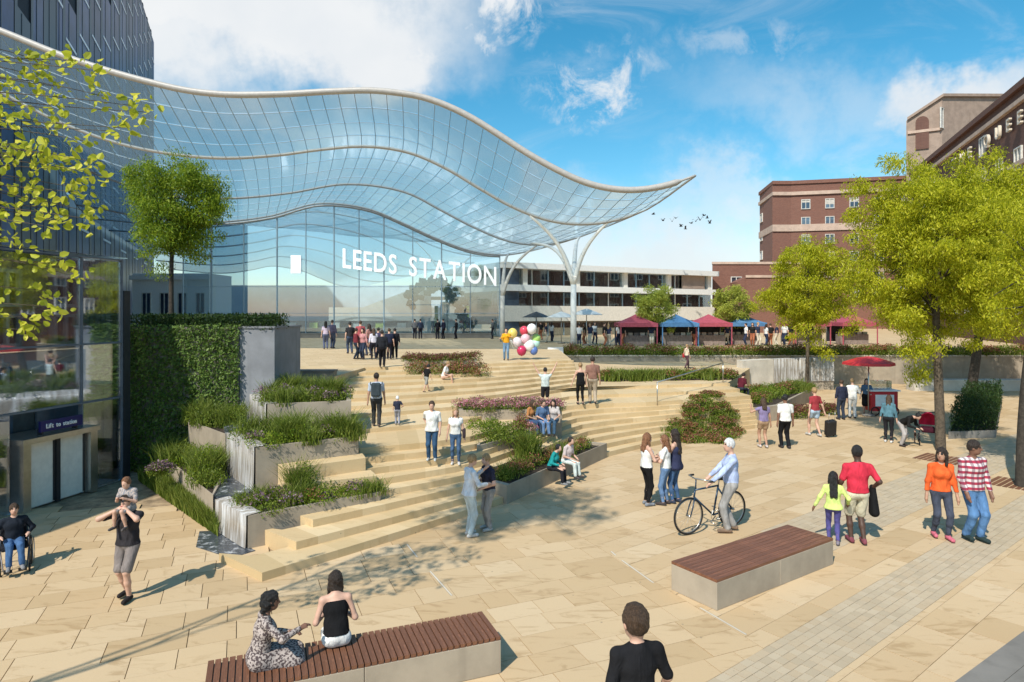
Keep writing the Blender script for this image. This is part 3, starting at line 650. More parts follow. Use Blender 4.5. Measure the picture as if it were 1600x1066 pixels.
bed('planting', [at(640, 597, 25.2), at(755, 596, 25.6), at(750, 588, 26.3), at(640, 588, 26.1)], [('russet', 4), ('leafy', 2), ('brown', 2)], 26, .36, .62, 'russet and green planting in front of the upper planter', .9, .07, seed=12)
# right hand terrace beds
B1 = [gnd(1034, 634, 1.25), gnd(1128, 688, .1), gnd(1160, 655, .45), gnd(1105, 612, 1.3)]
def step_bed(name, q4, mix, n, r, h, label, leaf, seed):        # planting that follows the treads
    rg = random.Random(seed); pb = PB()
    for i in range(n):
        P = bil(q4, rg.random(), rg.random()); P[2] = gz(P[0], P[1]) - .03; k_ = rg.choices([m[0] for m in mix], [m[1] for m in mix])[0]; s_ = rg.uniform(.7, 1.25); clump(pb, P, k_, r * s_, h * s_, 1, leaf)
    return tag(pb.build(name, VEG), label, 'plants', kind='stuff')
step_bed('planting', [tuple(p) for p in B1], [('russet', 5), ('leafy', 4), ('grass', 2), ('brown', 1)], 150, .32, .20, 'low bank of russet and green planting stepping down beside the right steps', .065, 13)
B4 = [gnd(1112, 672), gnd(1216, 657), (15.6, 33.0), (9.2, 30.6)]
planter('planter', B4, -.02, .62, 'broad grey concrete planter right of the steps', CONC, .18)
bed('planting', q([B4[0], (10.6, 27.4), (9.6, 29.6), (8.6, 28.8)], .55), [('leafy', 5), ('russet', 2), ('grass', 3)], 46, .4, .34, 'green and russet planting behind the grey concrete wall', 1, .07, seed=14)
bed('planting', q([(10.4, 27.2), (15.3, 32.4), (14.6, 32.8), (9.7, 29.6)], .55), [('leafy', 6), ('grass', 1.5), ('green', 2), ('russet', 1.5)], 70, .42, .40, 'green planting around the slim tree in the broad planter', 1, .075, seed=15)
bed('flower_bed', [gnd(1218, 660), gnd(1305, 648), gnd(1308, 640), gnd(1224, 648)], [('brown', 5)], 24, .28, .42, 'dark red flower strip in front of the broad planter', .9, .07, cat='flowers', seed=16)
B2 = [at(938, 600, 28.2), at(1145, 597, 29.0), at(1145, 590, 30.2), at(938, 593, 29.4)]
bed('planting', [(p.x, p.y, 1.4) for p in (Vector(a) for a in B2)], [('leafy', 5), ('grass', 3), ('russet', 1.5)], 80, .36, .38, 'long low green bed along the sandy upper path', 1, .075, seed=17)
MB().prism([(p.x, p.y) for p in (Vector(a) for a in B2)], 1.38, 1.46).build('soil_strip', SOIL); tag(bpy.data.objects['soil_strip'], kind='structure')
bed('hedge', [(3.2, 39.86, 1.78), (33, 39.86, 1.78), (33, 40.3, 1.78), (3.2, 40.3, 1.78)], [('leafy', 5), ('green', 2), ('russet', 3.4)], 210, .45, .60, 'long flowering hedge along the market wall', .7, .10, cat='hedge', seed=18)
B3 = [gnd(1284, 592), gnd(1408, 590), gnd(1405, 586), gnd(1290, 587)]
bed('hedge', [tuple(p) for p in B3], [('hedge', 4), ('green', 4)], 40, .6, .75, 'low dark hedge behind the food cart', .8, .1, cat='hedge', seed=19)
# curved cascade wall
cw = empty('cascade_wall', (15, 36.6, 0), 'curved stone wall with white water running down it', 'wall'); N_ = 14
arc = [(12.6 + 6.0 * i / N_, 35.0 + 2.0 * math.sin(math.pi * .5 * i / N_)) for i in range(N_ + 1)]
for i in range(N_):
    a, b = arc[i], arc[i + 1]; MB().prism([a, b, (b[0] - .1, b[1] + .6), (a[0] - .1, a[1] + .6)], 0, 1.82).build('panel', CONC_L if i < 5 else CONC, cw)
    if i > 4: sheet(a, b, .5, 1.83, .04).build('water_sheet', FALL, cw)
# handrail
hr = MB(); A, B = hit(1027, 634), Vector((9.2, 27.9, 1.4)); A.z += 0
hr.tube([A, A + Vector((0, 0, .85))], .022, 6); hr.tube([A + Vector((0, 0, .85)), B + Vector((0, 0, .85))], .025, 6); hr.tube([B, B + Vector((0, 0, .85))], .022, 6)
thing('handrail', [('rail', hr, STEEL)], 'slim metal handrail at the top of the flower bank', 'handrail')
# hedge block under the right hand trees
hb = [gnd(1482, 686), gnd(1556, 684), gnd(1566, 630), gnd(1512, 630)]
planter('planter', [tuple(p) for p in hb], 0, .25, 'low kerb planter under the right hand trees', CONC_D, .1)
pb = PB(); n = 14000; u = RNG.random(n)[:, None]; v = RNG.random(n)[:, None]; hq = [np.array(p) for p in hb]
XY = (1 - v) * ((1 - u) * hq[0] + u * hq[1]) + v * ((1 - u) * hq[3] + u * hq[2]); XY[:, 2] = RNG.uniform(.1, 1.12, n) * (1 + .08 * np.sin(XY[:, 0] * 3))
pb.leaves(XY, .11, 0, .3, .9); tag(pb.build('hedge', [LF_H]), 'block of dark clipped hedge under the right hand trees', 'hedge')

# ------------------------------------------------------------ trees
tree('tree', gnd(1470, 704), at(1452, 400, 21), (2.6, 2.4, 3.4), .15, LF_Y, 'large lime green tree with the slim straight trunk behind the pram', 270, 400, .12, .50, BARK, 41, (0, 0, -.9), .27, group='lime green plaza trees')
tree('tree', gnd(1515, 622), at(1560, 390, 32), (4.2, 3.2, 5.0), .24, LF_Y, 'broad lime green tree rising from the clipped hedge', 260, 300, .18, .80, BARK_D, 42, (0, 0, -.9), .27, group='lime green plaza trees')
tree('tree', gnd(1597, 760), at(1650, 400, 16.3), (1.7, 1.9, 2.2), .15, LF_Y, 'lime green tree with its trunk at the right edge', 110, 220, .11, .5, BARK_D, 43, (0, 0, -.9), .27, group='lime green plaza trees')
tree('tree', (16.6, 36.0, .4), at(1266, 450, 36), (2.6, 2.5, 3.1), .11, LF_Y, 'slim lime green tree in the broad planter', 170, 270, .155, .56, BARK, 44, (0, 0, -.8), .28, group='lime green plaza trees')
tree('tree', (9.9, 44, 2.2), at(1026, 480, 44), (1.5, 1.4, 1.65), .06, LF_Y2, 'small pale tree behind the red and blue market tents', 60, 200, .15, .45, BARK, 45, (0, 0, -.4), group='small pale market trees')
tree('tree', (15.4, 45, 2.2), at(1144, 480, 45), (1.6, 1.5, 1.6), .06, LF_Y2, 'small pale tree in front of the low brick block', 60, 200, .15, .45, BARK, 46, (0, 0, -.4), group='small pale market trees')
# near tree on the left: trunk out of frame, branches reach in
ft = empty('tree', (-9.2, 2.4, 0), 'near tree whose yellow green leafy branches reach in from the left', 'tree')
tk = MB(); rg = random.Random(9); limb(tk, (-9.2, 2.4, 0), (-8.6, 3.0, 5.2), .20, .14, .02, 6, 8, rg); limb(tk, (-8.6, 3.0, 5.2), (-5.4, 5.0, 12.5), .022, .012, .04, 6, 7, rg); pb = PB(); fk = Vector((-8.6, 3.0, 5.2))
limb(tk, fk, (-6.3, 5.9, 4.4), .03, .018, .05, 5, 6, rg); limb(tk, fk, (-6.1, 6.0, 7.4), .03, .014, .05, 5, 6, rg); limb(tk, (-6.3, 5.9, 4.4), (-6.1, 6.0, 7.4), .012, .010, .03, 5, 6, rg); tips = []
for i in range(32):
    x, y = rg.choice(((rg.uniform(-160, 75), rg.uniform(90, 500)), (rg.uniform(-60, 130), rg.uniform(170, 480)), (rg.uniform(0, 150), rg.uniform(230, 420))))
    tips.append(at(x, y, rg.uniform(5.8, 7.0)))
for p in ((145, 110), (120, 95), (45, 95), (60, 120), (80, 100), (205, 165), (225, 175), (180, 205), (195, 200), (150, 270), (110, 265), (135, 330), (60, 500), (110, 430), (90, 480), (30, 515), (15, 300), (85, 170), (85, 135), (130, 220), (160, 150), (95, 345), (120, 300)):
    tips.append(at(p[0], p[1], rg.uniform(6.2, 6.8)))
for i in range(70):
    d = Vector((rg.gauss(0, 1), rg.gauss(0, 1), rg.gauss(0, 1))).normalized() * rg.uniform(.3, 1); tips.append(Vector((-5.3 + d.x * 1.7, 5.0 + d.y * 2.0, 11.8 + d.z * 1.4)))
for t in tips:
    pts = limb(tk, (Vector((-6.3, 5.9, 4.4)).lerp(Vector((-6.1, 6.0, 7.4)), min(max((t.z - 4.2) / 3.2, 0), 1)) if t.z < 9 else Vector((-6.2, 4.5, 10.5)).lerp(Vector((-5.4, 5.0, 12.4)), rg.random())), t, .007, .003, .10, 5, 5, rg)
    for p in pts[3:]: pb.round_leaves(ball(p, .10, 3, 1, .1), .075)
    pb.round_leaves(ball(t, .17 if t.z < 9 else .5, 11 if t.z < 9 else 64, 1, .1), .085 if t.z < 9 else .13)
tk.build('trunk', BARK, ft); pb.build('crown', [LF_F], ft)
for i, (a, b) in enumerate(((1470, 717), (1590, 757))):
    c = gnd(a, b); d = Vector((e1[0], e1[1])); n = Vector((-d.y, d.x)); t = empty('tree_grate', c, ['brown tree grate at the foot of the tree by the pram', 'brown tree grate at the right edge trunk'][i], 'tree grate', 'tree grates')
    for k in range(9):
        o = (k - 4) * .13; p = c.xy + n * o; MB().prism([tuple(p - d * .6 - n * .05), tuple(p + d * .6 - n * .05), tuple(p + d * .6 + n * .05), tuple(p - d * .6 + n * .05)], -.02, .007).build('bar', WOOD, t)
# ------------------------------------------------------------ wave canopy
RIBS = [(30.0, [(-200, -25), (-100, 12), (0, 48), (100, 88), (170, 111), (240, 130), (290, 141), (340, 147), (430, 147.5), (530, 142.5), (580, 141.5), (620, 145), (660, 152), (700, 166), (740, 186), (780, 211), (820, 237), (860, 260), (920, 287), (980, 297), (1040, 290), (1088, 274)], 21.4),
        (40.0, [(-40, 120), (0, 143), (110, 198), (200, 228), (270, 241), (340, 247), (430, 243), (500, 234), (560, 229), (600, 231), (640, 239), (700, 265), (750, 295), (800, 323), (860, 345), (920, 350), (970, 342), (1012, 327)], 25.5),
        (51.6, [(60, 235), (150, 272), (230, 298), (300, 309), (360, 310), (450, 302), (540, 288), (590, 291), (640, 303), (690, 329), (740, 355), (800, 378), (850, 382), (905, 371)], 27.4),
        (60.0, [(150, 325), (250, 343), (340, 347), (420, 338), (500, 318), (540, 320), (580, 328), (630, 349), (680, 372), (740, 393), (790, 398), (832, 392)], 27.5),
        (66.0, [(180, 345), (250, 352), (340, 354), (420, 343), (480, 331), (540, 337), (600, 352), (650, 373), (700, 392), (760, 401), (800, 399)], 27.6)]
C0 = -15.2; NU = 48
def smooth_interp(x, xs, ys):
    m = np.gradient(ys, xs); i = int(np.clip(np.searchsorted(xs, x) - 1, 0, len(xs) - 2)); h = xs[i + 1] - xs[i]; t = (x - xs[i]) / h
    t = min(max(t, -.5), 1.2)
    return (2*t**3-3*t**2+1)*ys[i] + (t**3-2*t**2+t)*h*m[i] + (-2*t**3+3*t**2)*ys[i+1] + (t**3-t**2)*h*m[i+1]
RW = []
for Y, px, ce in RIBS:
    W = [at(a, b, Y) for a, b in px]; RW.append((Y, np.array([w.x for w in W]), np.array([w.z for w in W]), ce))
def rib_pt(i, u):
    Y, xs, zs, ce = RW[i]; X = C0 + u * (ce - C0) - .427 * Y; return Vector((X, Y, smooth_interp(X, xs, zs)))
def can_pt(v, u):                           # v in rib index units, quadratic between ribs
    i = min(int(v), 3); t = v - i; a, b = rib_pt(i, u), rib_pt(i + 1, u)
    p = a.lerp(b, t)
    p0 = rib_pt(i - 1, u) if i > 0 else a * 2 - b; p3 = rib_pt(i + 2, u) if i < 3 else b * 2 - a
    c = .5 * ((2 * a) + (b - p0) * t + (2 * p0 - 5 * a + 4 * b - p3) * t * t + (3 * a - p0 - 3 * b + p3) * t ** 3)
    return p * .4 + c * .6
canopy = empty('wave_canopy', (0, 40, 2.2), 'sweeping wave shaped glass canopy over the station front', 'canopy')
US = [k / 120 for k in range(121)]
for i, r in enumerate((.155, .10, .10, .09, .08)):
    MB().tube([rib_pt(i, u) for u in US], [r * (.35 if k > 117 else 1) for k in range(121)], 10).build('rib', RIBM if i < 2 else RIBG, canopy)
rows = [0, .25, .5, .75, 1, 1.25, 1.5, 1.75, 2, 2.25, 2.5, 2.75, 3, 3.5, 4]
for v in rows:
    if v != int(v): MB().tube([can_pt(v, u) + Vector((0, 0, -.02)) for u in US[::2]], .020, 5).build('mullion', THIN, canopy)
for k in range(NU + 1):
    u = k / NU; MB().tube([can_pt(v, u) for v in np.linspace(0, 4, 17)], .022 if 0 < k < NU else .06, 5).build('mullion', THIN if k < NU else RIBM, canopy)
pn = []
for j in range(len(rows) - 1):
    for k in range(NU):
        va, vb, ua, ub = rows[j], rows[j + 1], k / NU, (k + 1) / NU; g_ = .003
        P = [can_pt(va + .006, ua + g_ / 4), can_pt(va + .006, ub - g_ / 4), can_pt(vb - .006, ub - g_ / 4), can_pt(vb - .006, ua + g_ / 4)]
        c = sum(P, Vector()) / 4; pn.append((-((P[1] - P[0]).cross(P[3] - P[0])).length / c.y ** 2 if 800 + 1000 * c.x / c.y > -40 else 0, j, k, P))
pn.sort(key=lambda t: t[0]); rest = MB()
for i, (_, j, k, P) in enumerate(pn):
    up_ = (P[1] - P[0]).cross(P[3] - P[0]).normalized() * .012
    vs = P + [p + up_ for p in P]; fs = [(0, 3, 2, 1), (4, 5, 6, 7), (0, 1, 5, 4), (1, 2, 6, 5), (2, 3, 7, 6), (3, 0, 4, 7)]
    if i < 300: MB().add([tuple(p) for p in P], [(0, 1, 2, 3)]).build('pane', G_CAN, canopy)
    else: rest.add([tuple(p) for p in P], [(0, 1, 2, 3)])
tag(rest.build('far_panes', G_CAN, canopy), kind='stuff')
def back_pt(Y, u):                         # the roof runs on behind the glass front, same wave
    p = rib_pt(4, u); return Vector((p.x - .427 * (Y - 66), Y, p.z))
for Y in (75, 86, 100, 118, 142): MB().tube([back_pt(Y, u) for u in US[::2]], .10, 7).build('rib', RIBG, canopy)
bk_ = MB()
for Ya, Yb in ((66, 75), (75, 86), (86, 100), (100, 118), (118, 142)):
    for k in range(0, 120, 4):
        P = [back_pt(Ya, US[k]), back_pt(Ya, US[k + 4]), back_pt(Yb, US[k + 4]), back_pt(Yb, US[k])]; bk_.add([tuple(p) for p in P], [(0, 1, 2, 3)])
tag(bk_.build('rear_panes', G_CAN, canopy), kind='stuff')
def column(base, fork_z, tips, r, m):
    mb = MB(); f = Vector((base[0], base[1], fork_z)); mb.tube([Vector(base), f * .5 + Vector(base) * .5, f], [r, r * .95, r * .9], 14); mb.build('column', m, canopy)
    mb.lathe
    for t in tips:
        t = Vector(t); pts = []
        for k in range(11):
            s = k / 10; a = f.lerp(t, s); hz = (t.xy - f.xy); bulge = math.sin(math.pi * s) * .16
            pts.append(Vector((a.x - hz.x * bulge, a.y - hz.y * bulge, a.z + abs((t - f).length) * bulge * .35)))
        MB().tube(pts, [r * .85 - r * .45 * k / 10 for k in range(11)], 9).build('branch', m, canopy)
column((3.9, 40.6, 2.2), at(897, 445, 40.6).z, [at(828, 337, 40.0), at(952, 345, 40.0), at(830, 380, 50), at(905, 372, 51)], .20, WHITE)
column((-.75, 50, 2.2), at(785, 462, 50).z, [at(838, 384, 51.6), at(795, 397, 60)], .19, OFFW)
column((-6.4, 62.8, 2.2), at(700, 470, 62.8).z, [at(742, 396, 66), at(650, 378, 66)], .14, OFFW)

# ------------------------------------------------------------ station front: glass wall, hall, sign
FY = 60.35
fac = empty('station_facade', (-12, FY, 2.2), 'tall glass front wall of the station hall under the canopy', 'building')
fx = [-31, -28.3] + [at(x, 0, FY).x for x in (330, 381, 433, 478, 522, 561, 600, 645, 690, 735, 781)]
def ctop(x):
    Y, xs, zs, ce = RW[3]; return smooth_interp(x, xs, zs) - .15
for a, b in zip(fx[:-1], fx[1:]):
    for z0, z1 in ((2.25, 4.4), (4.44, 6.9), (6.94, 99)):
        vs = [(a + .04, FY, z0), (b - .04, FY, z0), (b - .04, FY, min(z1, ctop(b))), (a + .04, FY, min(z1, ctop(a)))]
        if vs[2][2] - z0 > .1: MB().add(vs, [(0, 1, 2, 3)]).build('pane', G_FAC, fac)
for i, x in enumerate(fx): MB().box((x, FY, (2.2 + ctop(x)) / 2), (.10 if x in fx[2::2] else .05, .16, ctop(x) - 2.2)).build('mullion', THIN, fac)
for z in (4.42, 6.92):
    xe = [x for x in fx if ctop(x) > z]; MB().box(((xe[0] + xe[-1]) / 2, FY + .02, z), (xe[-1] - xe[0], .08, .05)).build('transom', THIN, fac)
MB().tube([(x, FY, ctop(x)) for x in np.linspace(fx[0], fx[-1], 40)], .10, 7).build('head_rail', RIBG, fac)
hall = empty('station_hall', (-14, 68, 2.2), 'pale interior of the station hall seen through the glass', 'building')
HALLW = plain('hall_wall', (.62, .60, .54), .7, var=.06); HALLD = plain('hall_dark', (.10, .11, .11), .6); LIME = plain('lime_panel', (.45, .55, .12), .5)
MB().box((-14, 84, 3.7), (20, .4, 3)).build('back_wall', HALLW, hall); MB().box((-40, 150, 6.5), (150, .5, 9)).build('far_wall', plain('hall_far_wall', (.46, .56, .62), .7, var=.12, scale=.15), hall)
MB().box((-3.0, 74, 5.8), (4.6, 8, 5.2)).build('white_box', WHITE, hall)
MB().box((-16, 70, 2.9), (22, .3, 1.4)).build('counter', HALLD, hall)
for i in range(9): MB().box((-24 + i * 2.4, 69.7, 3.1), (.9, .25, .6)).build('counter_panel', LIME if i % 3 == 1 else HALLW, hall)
mb = MB(); mb.add([(-19, 69, 4.0), (-9.2, 69, 7.6), (-9.0, 69, 4.0), (-19, 72, 4.0), (-9.2, 72, 7.6), (-9.0, 72, 4.0)], [(0, 1, 2), (5, 4, 3), (0, 3, 4, 1), (0, 2, 5, 3), (1, 4, 5, 2)]); mb.build('ramp_roof', HALLW, hall)
MB().box((-8.9, 66, 5.0), (1.1, .3, 5.6)).build('door_frame', OFFW, hall); MB().box((-6.4, 68, 3.9), (2.4, .2, 3.4)).build('lit_doorway', CREAMD, hall); MB().box((-8.0, 67.6, 3.7), (.35, .2, 3.0)).build('lime_post', LIME, hall); MB().box((-4.8, 67.6, 3.7), (.5, .2, 3.0)).build('lime_post', LIME, hall)
MB().box((-6.4, 67.5, 6.0), (6, .3, .35)).build('lintel', CONC_D, hall)
arch = empty('stone_arch', (-6.2, 59.5, 2.2), 'dark rugged rock arch round the entrance behind the glass', 'arch'); rg = random.Random(3)
for k in range(84):
    a = math.pi * (k / 83) * .80 - .02; rr = rg.uniform(2.6, 3.7); c = Vector((-7.4 + rr * math.cos(a) * 1.0, 61.5 + rg.uniform(-.35, .35), 2.6 + rr * math.sin(a) * 1.45))
    if c.x < -10.2: c.x = -10.2 + rg.uniform(0, .8)
    s = rg.uniform(.3, .5); mb = MB(); M = Matrix.Rotation(rg.uniform(0, 3), 3, Vector((rg.random(), rg.random(), rg.random())).normalized()); mb.box(c, (s * 1.5, s, s), M=M); mb.build('rock', DARK if k % 3 else BLACK, arch)
# letters
def letters(text, origin, xdir, updir, height, mat, parent, spacing=1.06, extrude=.06, slope=0.0, width=None, bold=0.0):
    xdir = Vector(xdir).normalized(); updir = Vector(updir).normalized(); ndir = xdir.cross(updir); x = 0.0; done = []
    for ch in text:
        if ch == ' ': x += .42 + .10 * spacing; continue
        cu = bpy.data.curves.new('letter', 'FONT'); cu.body = ch; cu.size = 1.0; cu.extrude = extrude / height * .7; cu.offset = bold; cu.resolution_u = 4
        ob = bpy.data.objects.new('letter', cu); COL.objects.link(ob); dg = bpy.context.evaluated_depsgraph_get(); me = bpy.data.meshes.new_from_object(ob.evaluated_get(dg)); bpy.data.objects.remove(ob)
        xs = [v.co.x for v in me.vertices]; w = max(xs) - min(xs); done.append((me, x - min(xs))); x += w + .115 * spacing
    cap = .695; k = height / cap; kx = (width / (x - .115)) if width else k
    for me, off in done:
        for v in me.vertices:
            a = (v.co.x + off) * kx; p = Vector(origin) + xdir * a + updir * (v.co.y * k + a * slope) + ndir * v.co.z * k; v.co = p
        link('letter', me, mat, parent)
sg = empty('station_sign', at(535, 417, FY - .4), 'large white LEEDS STATION letters on the glass front', 'sign')
WLET = plain('white_letters', (.88, .88, .87), .35, var=.02)
LET_GLOW, LNT, LB = newmat('glow_added_letters'); LB.inputs['Base Color'].default_value = (.9, .9, .9, 1); LB.inputs['Emission Color'].default_value = (1, 1, 1, 1); LB.inputs['Emission Strength'].default_value = .38  # weak emission added so the shaded letters and sign panel read white
o = at(536, 418, FY - .16); e_ = at(776, 447, FY - .16)
letters('LEEDS STATION', o, (1, 0, 0), (0, 0, 1), 1.78, LET_GLOW, sg, 1.15, .12, (e_.z - o.z) / (e_.x - o.x), e_.x - o.x, .012)
lg = empty('sign_panel', at(461, 427, FY - .4), 'plain white square sign panel left of the station letters', 'sign')
p = at(461, 413, FY - .4); MB().box(p + Vector((0, .2, 0)), (.95, .06, 1.7)).build('panel', LET_GLOW, lg); MB().box(p + Vector((0, .28, 0)), (.2, .1, 1.0)).build('bracket', DARK, lg)
low = MB().prism([(-30, 57.6), (-1.8, 57.6), (-1.8, 58.0), (-30, 58.0)], 2.2, 2.55); thing('low_wall', [('wall', low, CONC_D), ('coping', MB().prism([(-30.02, 57.57), (-1.78, 57.57), (-1.78, 58.03), (-30.02, 58.03)], 2.553, 2.62), CONC_D)], 'dark low wall along the foot of the station glass', 'wall')
lw2 = MB().prism([(-8.15, 22.45), (-6.25, 22.45), (-6.25, 22.85), (-8.15, 22.85)], 2.0, 2.36); thing('low_wall', [('wall', lw2, CONC_D), ('coping', MB().prism([(-8.18, 22.42), (-6.22, 22.42), (-6.22, 22.88), (-8.18, 22.88)], 2.363, 2.41), CONC_D)], 'short dark low wall above the highest stair planter', 'wall')

# ------------------------------------------------------------ middle station block
mid = empty('station_block', (8, 66, 2.2), 'white banded two storey glazed station block right of the canopy', 'building')
mA, mB = Vector((-1.3, 60.6)), Vector((23.2, 74.5)); md = (mB - mA).normalized(); mn = Vector((-md.y, md.x)); mL = (mB - mA).length; mang = math.atan2(md.y, md.x)
def mbox(name, s0, s1, d0, d1, z0, z1, mat, ow=None):
    c = mA + md * (s0 + s1) / 2 + mn * (d0 + d1) / 2; return MB().box((c.x, c.y, (z0 + z1) / 2), (s1 - s0, d1 - d0, z1 - z0), mang).build(name, mat, ow or mid)
CREAMB = plain('cream_band', (.72, .68, .60), .6, var=.06)
mbox('roof_slab', 0, mL + .3, -.9, 14, 8.7, 9.25, WHITE); mbox('floor_slab', 0, mL, -.7, 13, 6.55, 7.15, WHITE); mbox('spandrel_band', 0, mL, -.5, 0, 3.65, 5.15, CREAMB); mbox('floor_slab', 0, mL, -.2, 13, 3.5, 3.64, CONC_D)
SHOPB = plain('shop_interior', (.60, .51, .43), .8, var=.5, scale=.8, bmp=0)
for z0, z1 in ((2.2, 3.5), (5.15, 6.55), (7.15, 8.7)):
    mbox('back_wall', .2, mL - .2, 1.5, 1.8, z0, z1, SHOPB)
rg = random.Random(8); nb = 15
GOODS = [plain('shop_%d' % i, c, .7) for i, c in enumerate(((.55, .42, .34), (.42, .36, .30), (.16, .14, .13), (.52, .48, .42), (.34, .38, .30), (.6, .52, .42)))]
for zi, (z0, z1) in enumerate(((2.2, 3.5), (5.15, 6.55), (7.15, 8.7))):
    for i in range(nb):
        s0, s1 = mL * i / nb, mL * (i + 1) / nb
        mbox('pane', s0 + .04, s1 - .04, .06, .08, z0 + .02, z1 - .02, G_MID); mbox('mullion', s0 - .035, s0 + .035, 0, .14, z0, z1, OFFW if (i % 5 == 2) else THIN)
        for k in range(2): h = rg.uniform(.4, .95) * (z1 - z0); a = rg.uniform(s0, s1 - .5); mbox('display', a, a + rg.uniform(.3, 1.3), 0.5 + k * .45, .7 + k * .45, z0, z0 + h, rg.choice(GOODS))
for i in range(5): mbox('pier', mL * (.1 + .22 * i) - .25, mL * (.1 + .22 * i) + .25, -.3, .25, 7.15, 8.7, CREAMB)
mbox('tan_panel', mL * .83, mL * .95, -.35, -.1, 7.2, 8.68, STONE_P); mbox('blue_bay', .05, 2.1, -.3, .3, 2.3, 8.6, WINS)

# ------------------------------------------------------------ buildings behind
WRG = random.Random(77); BLIND = plain('window_blind', (.50, .47, .42), .7)
def window(parent, A, d, n, s, z, w, h, frame=WFRAME, glass=None, bars=1):   # A foot of the wall, d along it, n outwards
    ang = math.atan2(d.y, d.x); c = A + d * s
    fr = MB(); t = .09
    for dx, dz, ww, hh in ((0, h / 2, w + t, t), (0, -h / 2, w + t, t), (-w / 2, 0, t, h - t * .9), (w / 2, 0, t, h - t * .9)) + (((0, 0, t * .8, h - t * .9),) if bars else ()):
        p = c + d * dx + n * .06; fr.box((p.x, p.y, z + dz), (ww, .16, hh), ang)
    o = fr.build('window', frame, parent); p = c + n * .01; MB().box((p.x, p.y, z), (w - .02, .06, h - .02), ang).build('pane', glass or WRG.choice((WINS, WINB, WINB)), o)
    if glass is None and WRG.random() < .45: hb_ = h * WRG.uniform(.2, .6); p = c + n * .045; MB().box((p.x, p.y, z + h / 2 - hb_ / 2), (w - .04, .02, hb_), ang).build('blind', BLIND, o)
    return o
# hotel wing
wing = empty('brick_hotel_wing', (44, 97, 2), 'red brick hotel wing with pale stone bands behind the station', 'building')
w0, w1, w2, w3 = [at(x, 490, Y).xy for x, Y in ((1187, 104), (1207, 95), (1236, 95), (1430, 91))]
zt = 4.4 + 207 * .095
MB().prism([tuple(w0), tuple(w1), tuple(w2), tuple(w3), (w3.x + 8, w3.y + 20), (w0.x * 1.2 + 1, w0.y + 20)], 2, zt).build('wall', BRICK, wing)
for z, h, pr, m in ((zt - 1.9, .5, .25, STONE), (zt - 7.0, 1.0, .18, STONE), (zt - .25, .5, .2, BRICK), (10.6, .4, .15, STONE)):
    o_ = [Vector((w0.x - pr, w0.y)), Vector((w1.x - pr * .3, w1.y - pr)), Vector((w2.x, w2.y - pr)), Vector((w3.x, w3.y - pr))]
    MB().prism([tuple(p) for p in o_] + [(w3.x, w3.y + .3), (w2.x, w2.y + .3), (w1.x + .3, w1.y + .3), (w0.x + .3, w0.y)], z - h / 2, z + h / 2).build('stone_band', m, wing)
d_ = (w3 - w2).normalized(); n_ = Vector((d_.y, -d_.x))
for zi in range(6):
    for i in range(5): window(wing, w2, d_, n_, 2.0 + i * 3.25, zt - 3.55 - zi * 2.6, 1.15, 1.35)
d_ = (w1 - w0).normalized(); n_ = Vector((d_.y, -d_.x))
for zi in range(6): window(wing, w0, d_, n_, 1.6, zt - 4.4 - zi * 3.0, 1.6, 1.3, bars=0)
for i, (xa, xb, yt, Y, lb) in enumerate(((1113, 1260, 413, 75.5, 'low red brick block beside the station block'), (1166, 1300, 434, 73.0, 'lower red brick annex with a sloping shoulder in front'))):
    a, b = at(xa, yt, Y), at(xb, yt, Y); e = empty('brick_block', (a.x, Y, 2), lb, 'building')
    MB().prism([(a.x, Y), (b.x, Y), (b.x + 3, Y + 12), (a.x * 1.17 + .3, Y + 12)], 2, a.z).build('wall', BRICK, e); MB().prism([(a.x - .1, Y - .12), (b.x, Y - .12), (b.x + 3, Y + 12), (a.x * 1.17 + .2, Y + 12)], a.z + .002, a.z + .28).build('coping', STONE, e)
    if i == 0:
        window(e, Vector((a.x, Y)), Vector((1, 0)), Vector((0, -1)), 2.8, 8.2, 1.2, 1.0)
    else:
        mb = MB(); p0, p1, p2 = at(1150, 441, Y + .5), at(1166, 433, Y + .5), at(1166, 470, Y + .5); mb.add([(p0.x, Y + .3, p0.z), (p1.x, Y + .3, p1.z), (p2.x, Y + .3, 2), (p0.x, Y + .3, 2), (p0.x, Y + 8, p0.z), (p1.x, Y + 8, p1.z), (p2.x, Y + 8, 2), (p0.x, Y + 8, 2)], [(0, 1, 2, 3), (0, 4, 5, 1), (0, 3, 7, 4), (4, 7, 6, 5)]); mb.build('shoulder', BRICK, e)
# the named hotel on the right
qd = Vector((.358, 1)).normalized(); qn = Vector((-qd.y, qd.x)); qA = Vector((36.0, 45.0)); QZ = 20.7
hot = empty('brick_hotel', (40, 60, 0), 'dark brown brick hotel with white lettering at the right edge', 'building')
far, near = qA + qd * 31, qA - qd * 14
MB().prism([tuple(near), (near.x + 18, near.y - 6), (far.x + 18, far.y + 10), tuple(far)], 0, QZ).build('wall', BRICK_D, hot)
for z, h, pr, m in ((QZ - .18, .45, .35, BRICK_D), (QZ - 1.25, .32, .28, STONE), (QZ - 5.6, .35, .2, STONE), (8, .6, .3, STONE)):
    a, b = near + qn * pr, far + qn * pr + qd * .2; MB().prism([tuple(near - qn * .3), tuple(far - qn * .3), tuple(b), tuple(a)], z - h / 2, z + h / 2).build('cornice', m, hot)
for zi in range(6):
    for i in range(11):
        if zi == 0 and i % 4 != 1: continue
        window(hot, qA, qd, qn, -10 + i * 3.6, QZ - 2.6 - zi * 2.6, 1.2, 1.5)
HLET = plain('hotel_letters', (.60, .52, .42), .5, var=.04)
o = qA + qd * 15.2 + qn * .25; letters('THE QUEENS', (o.x, o.y, QZ - 2.95), -qd.to_3d(), (0, 0, 1), .92, HLET, hot, 9.5, .10, 0, None, .012)
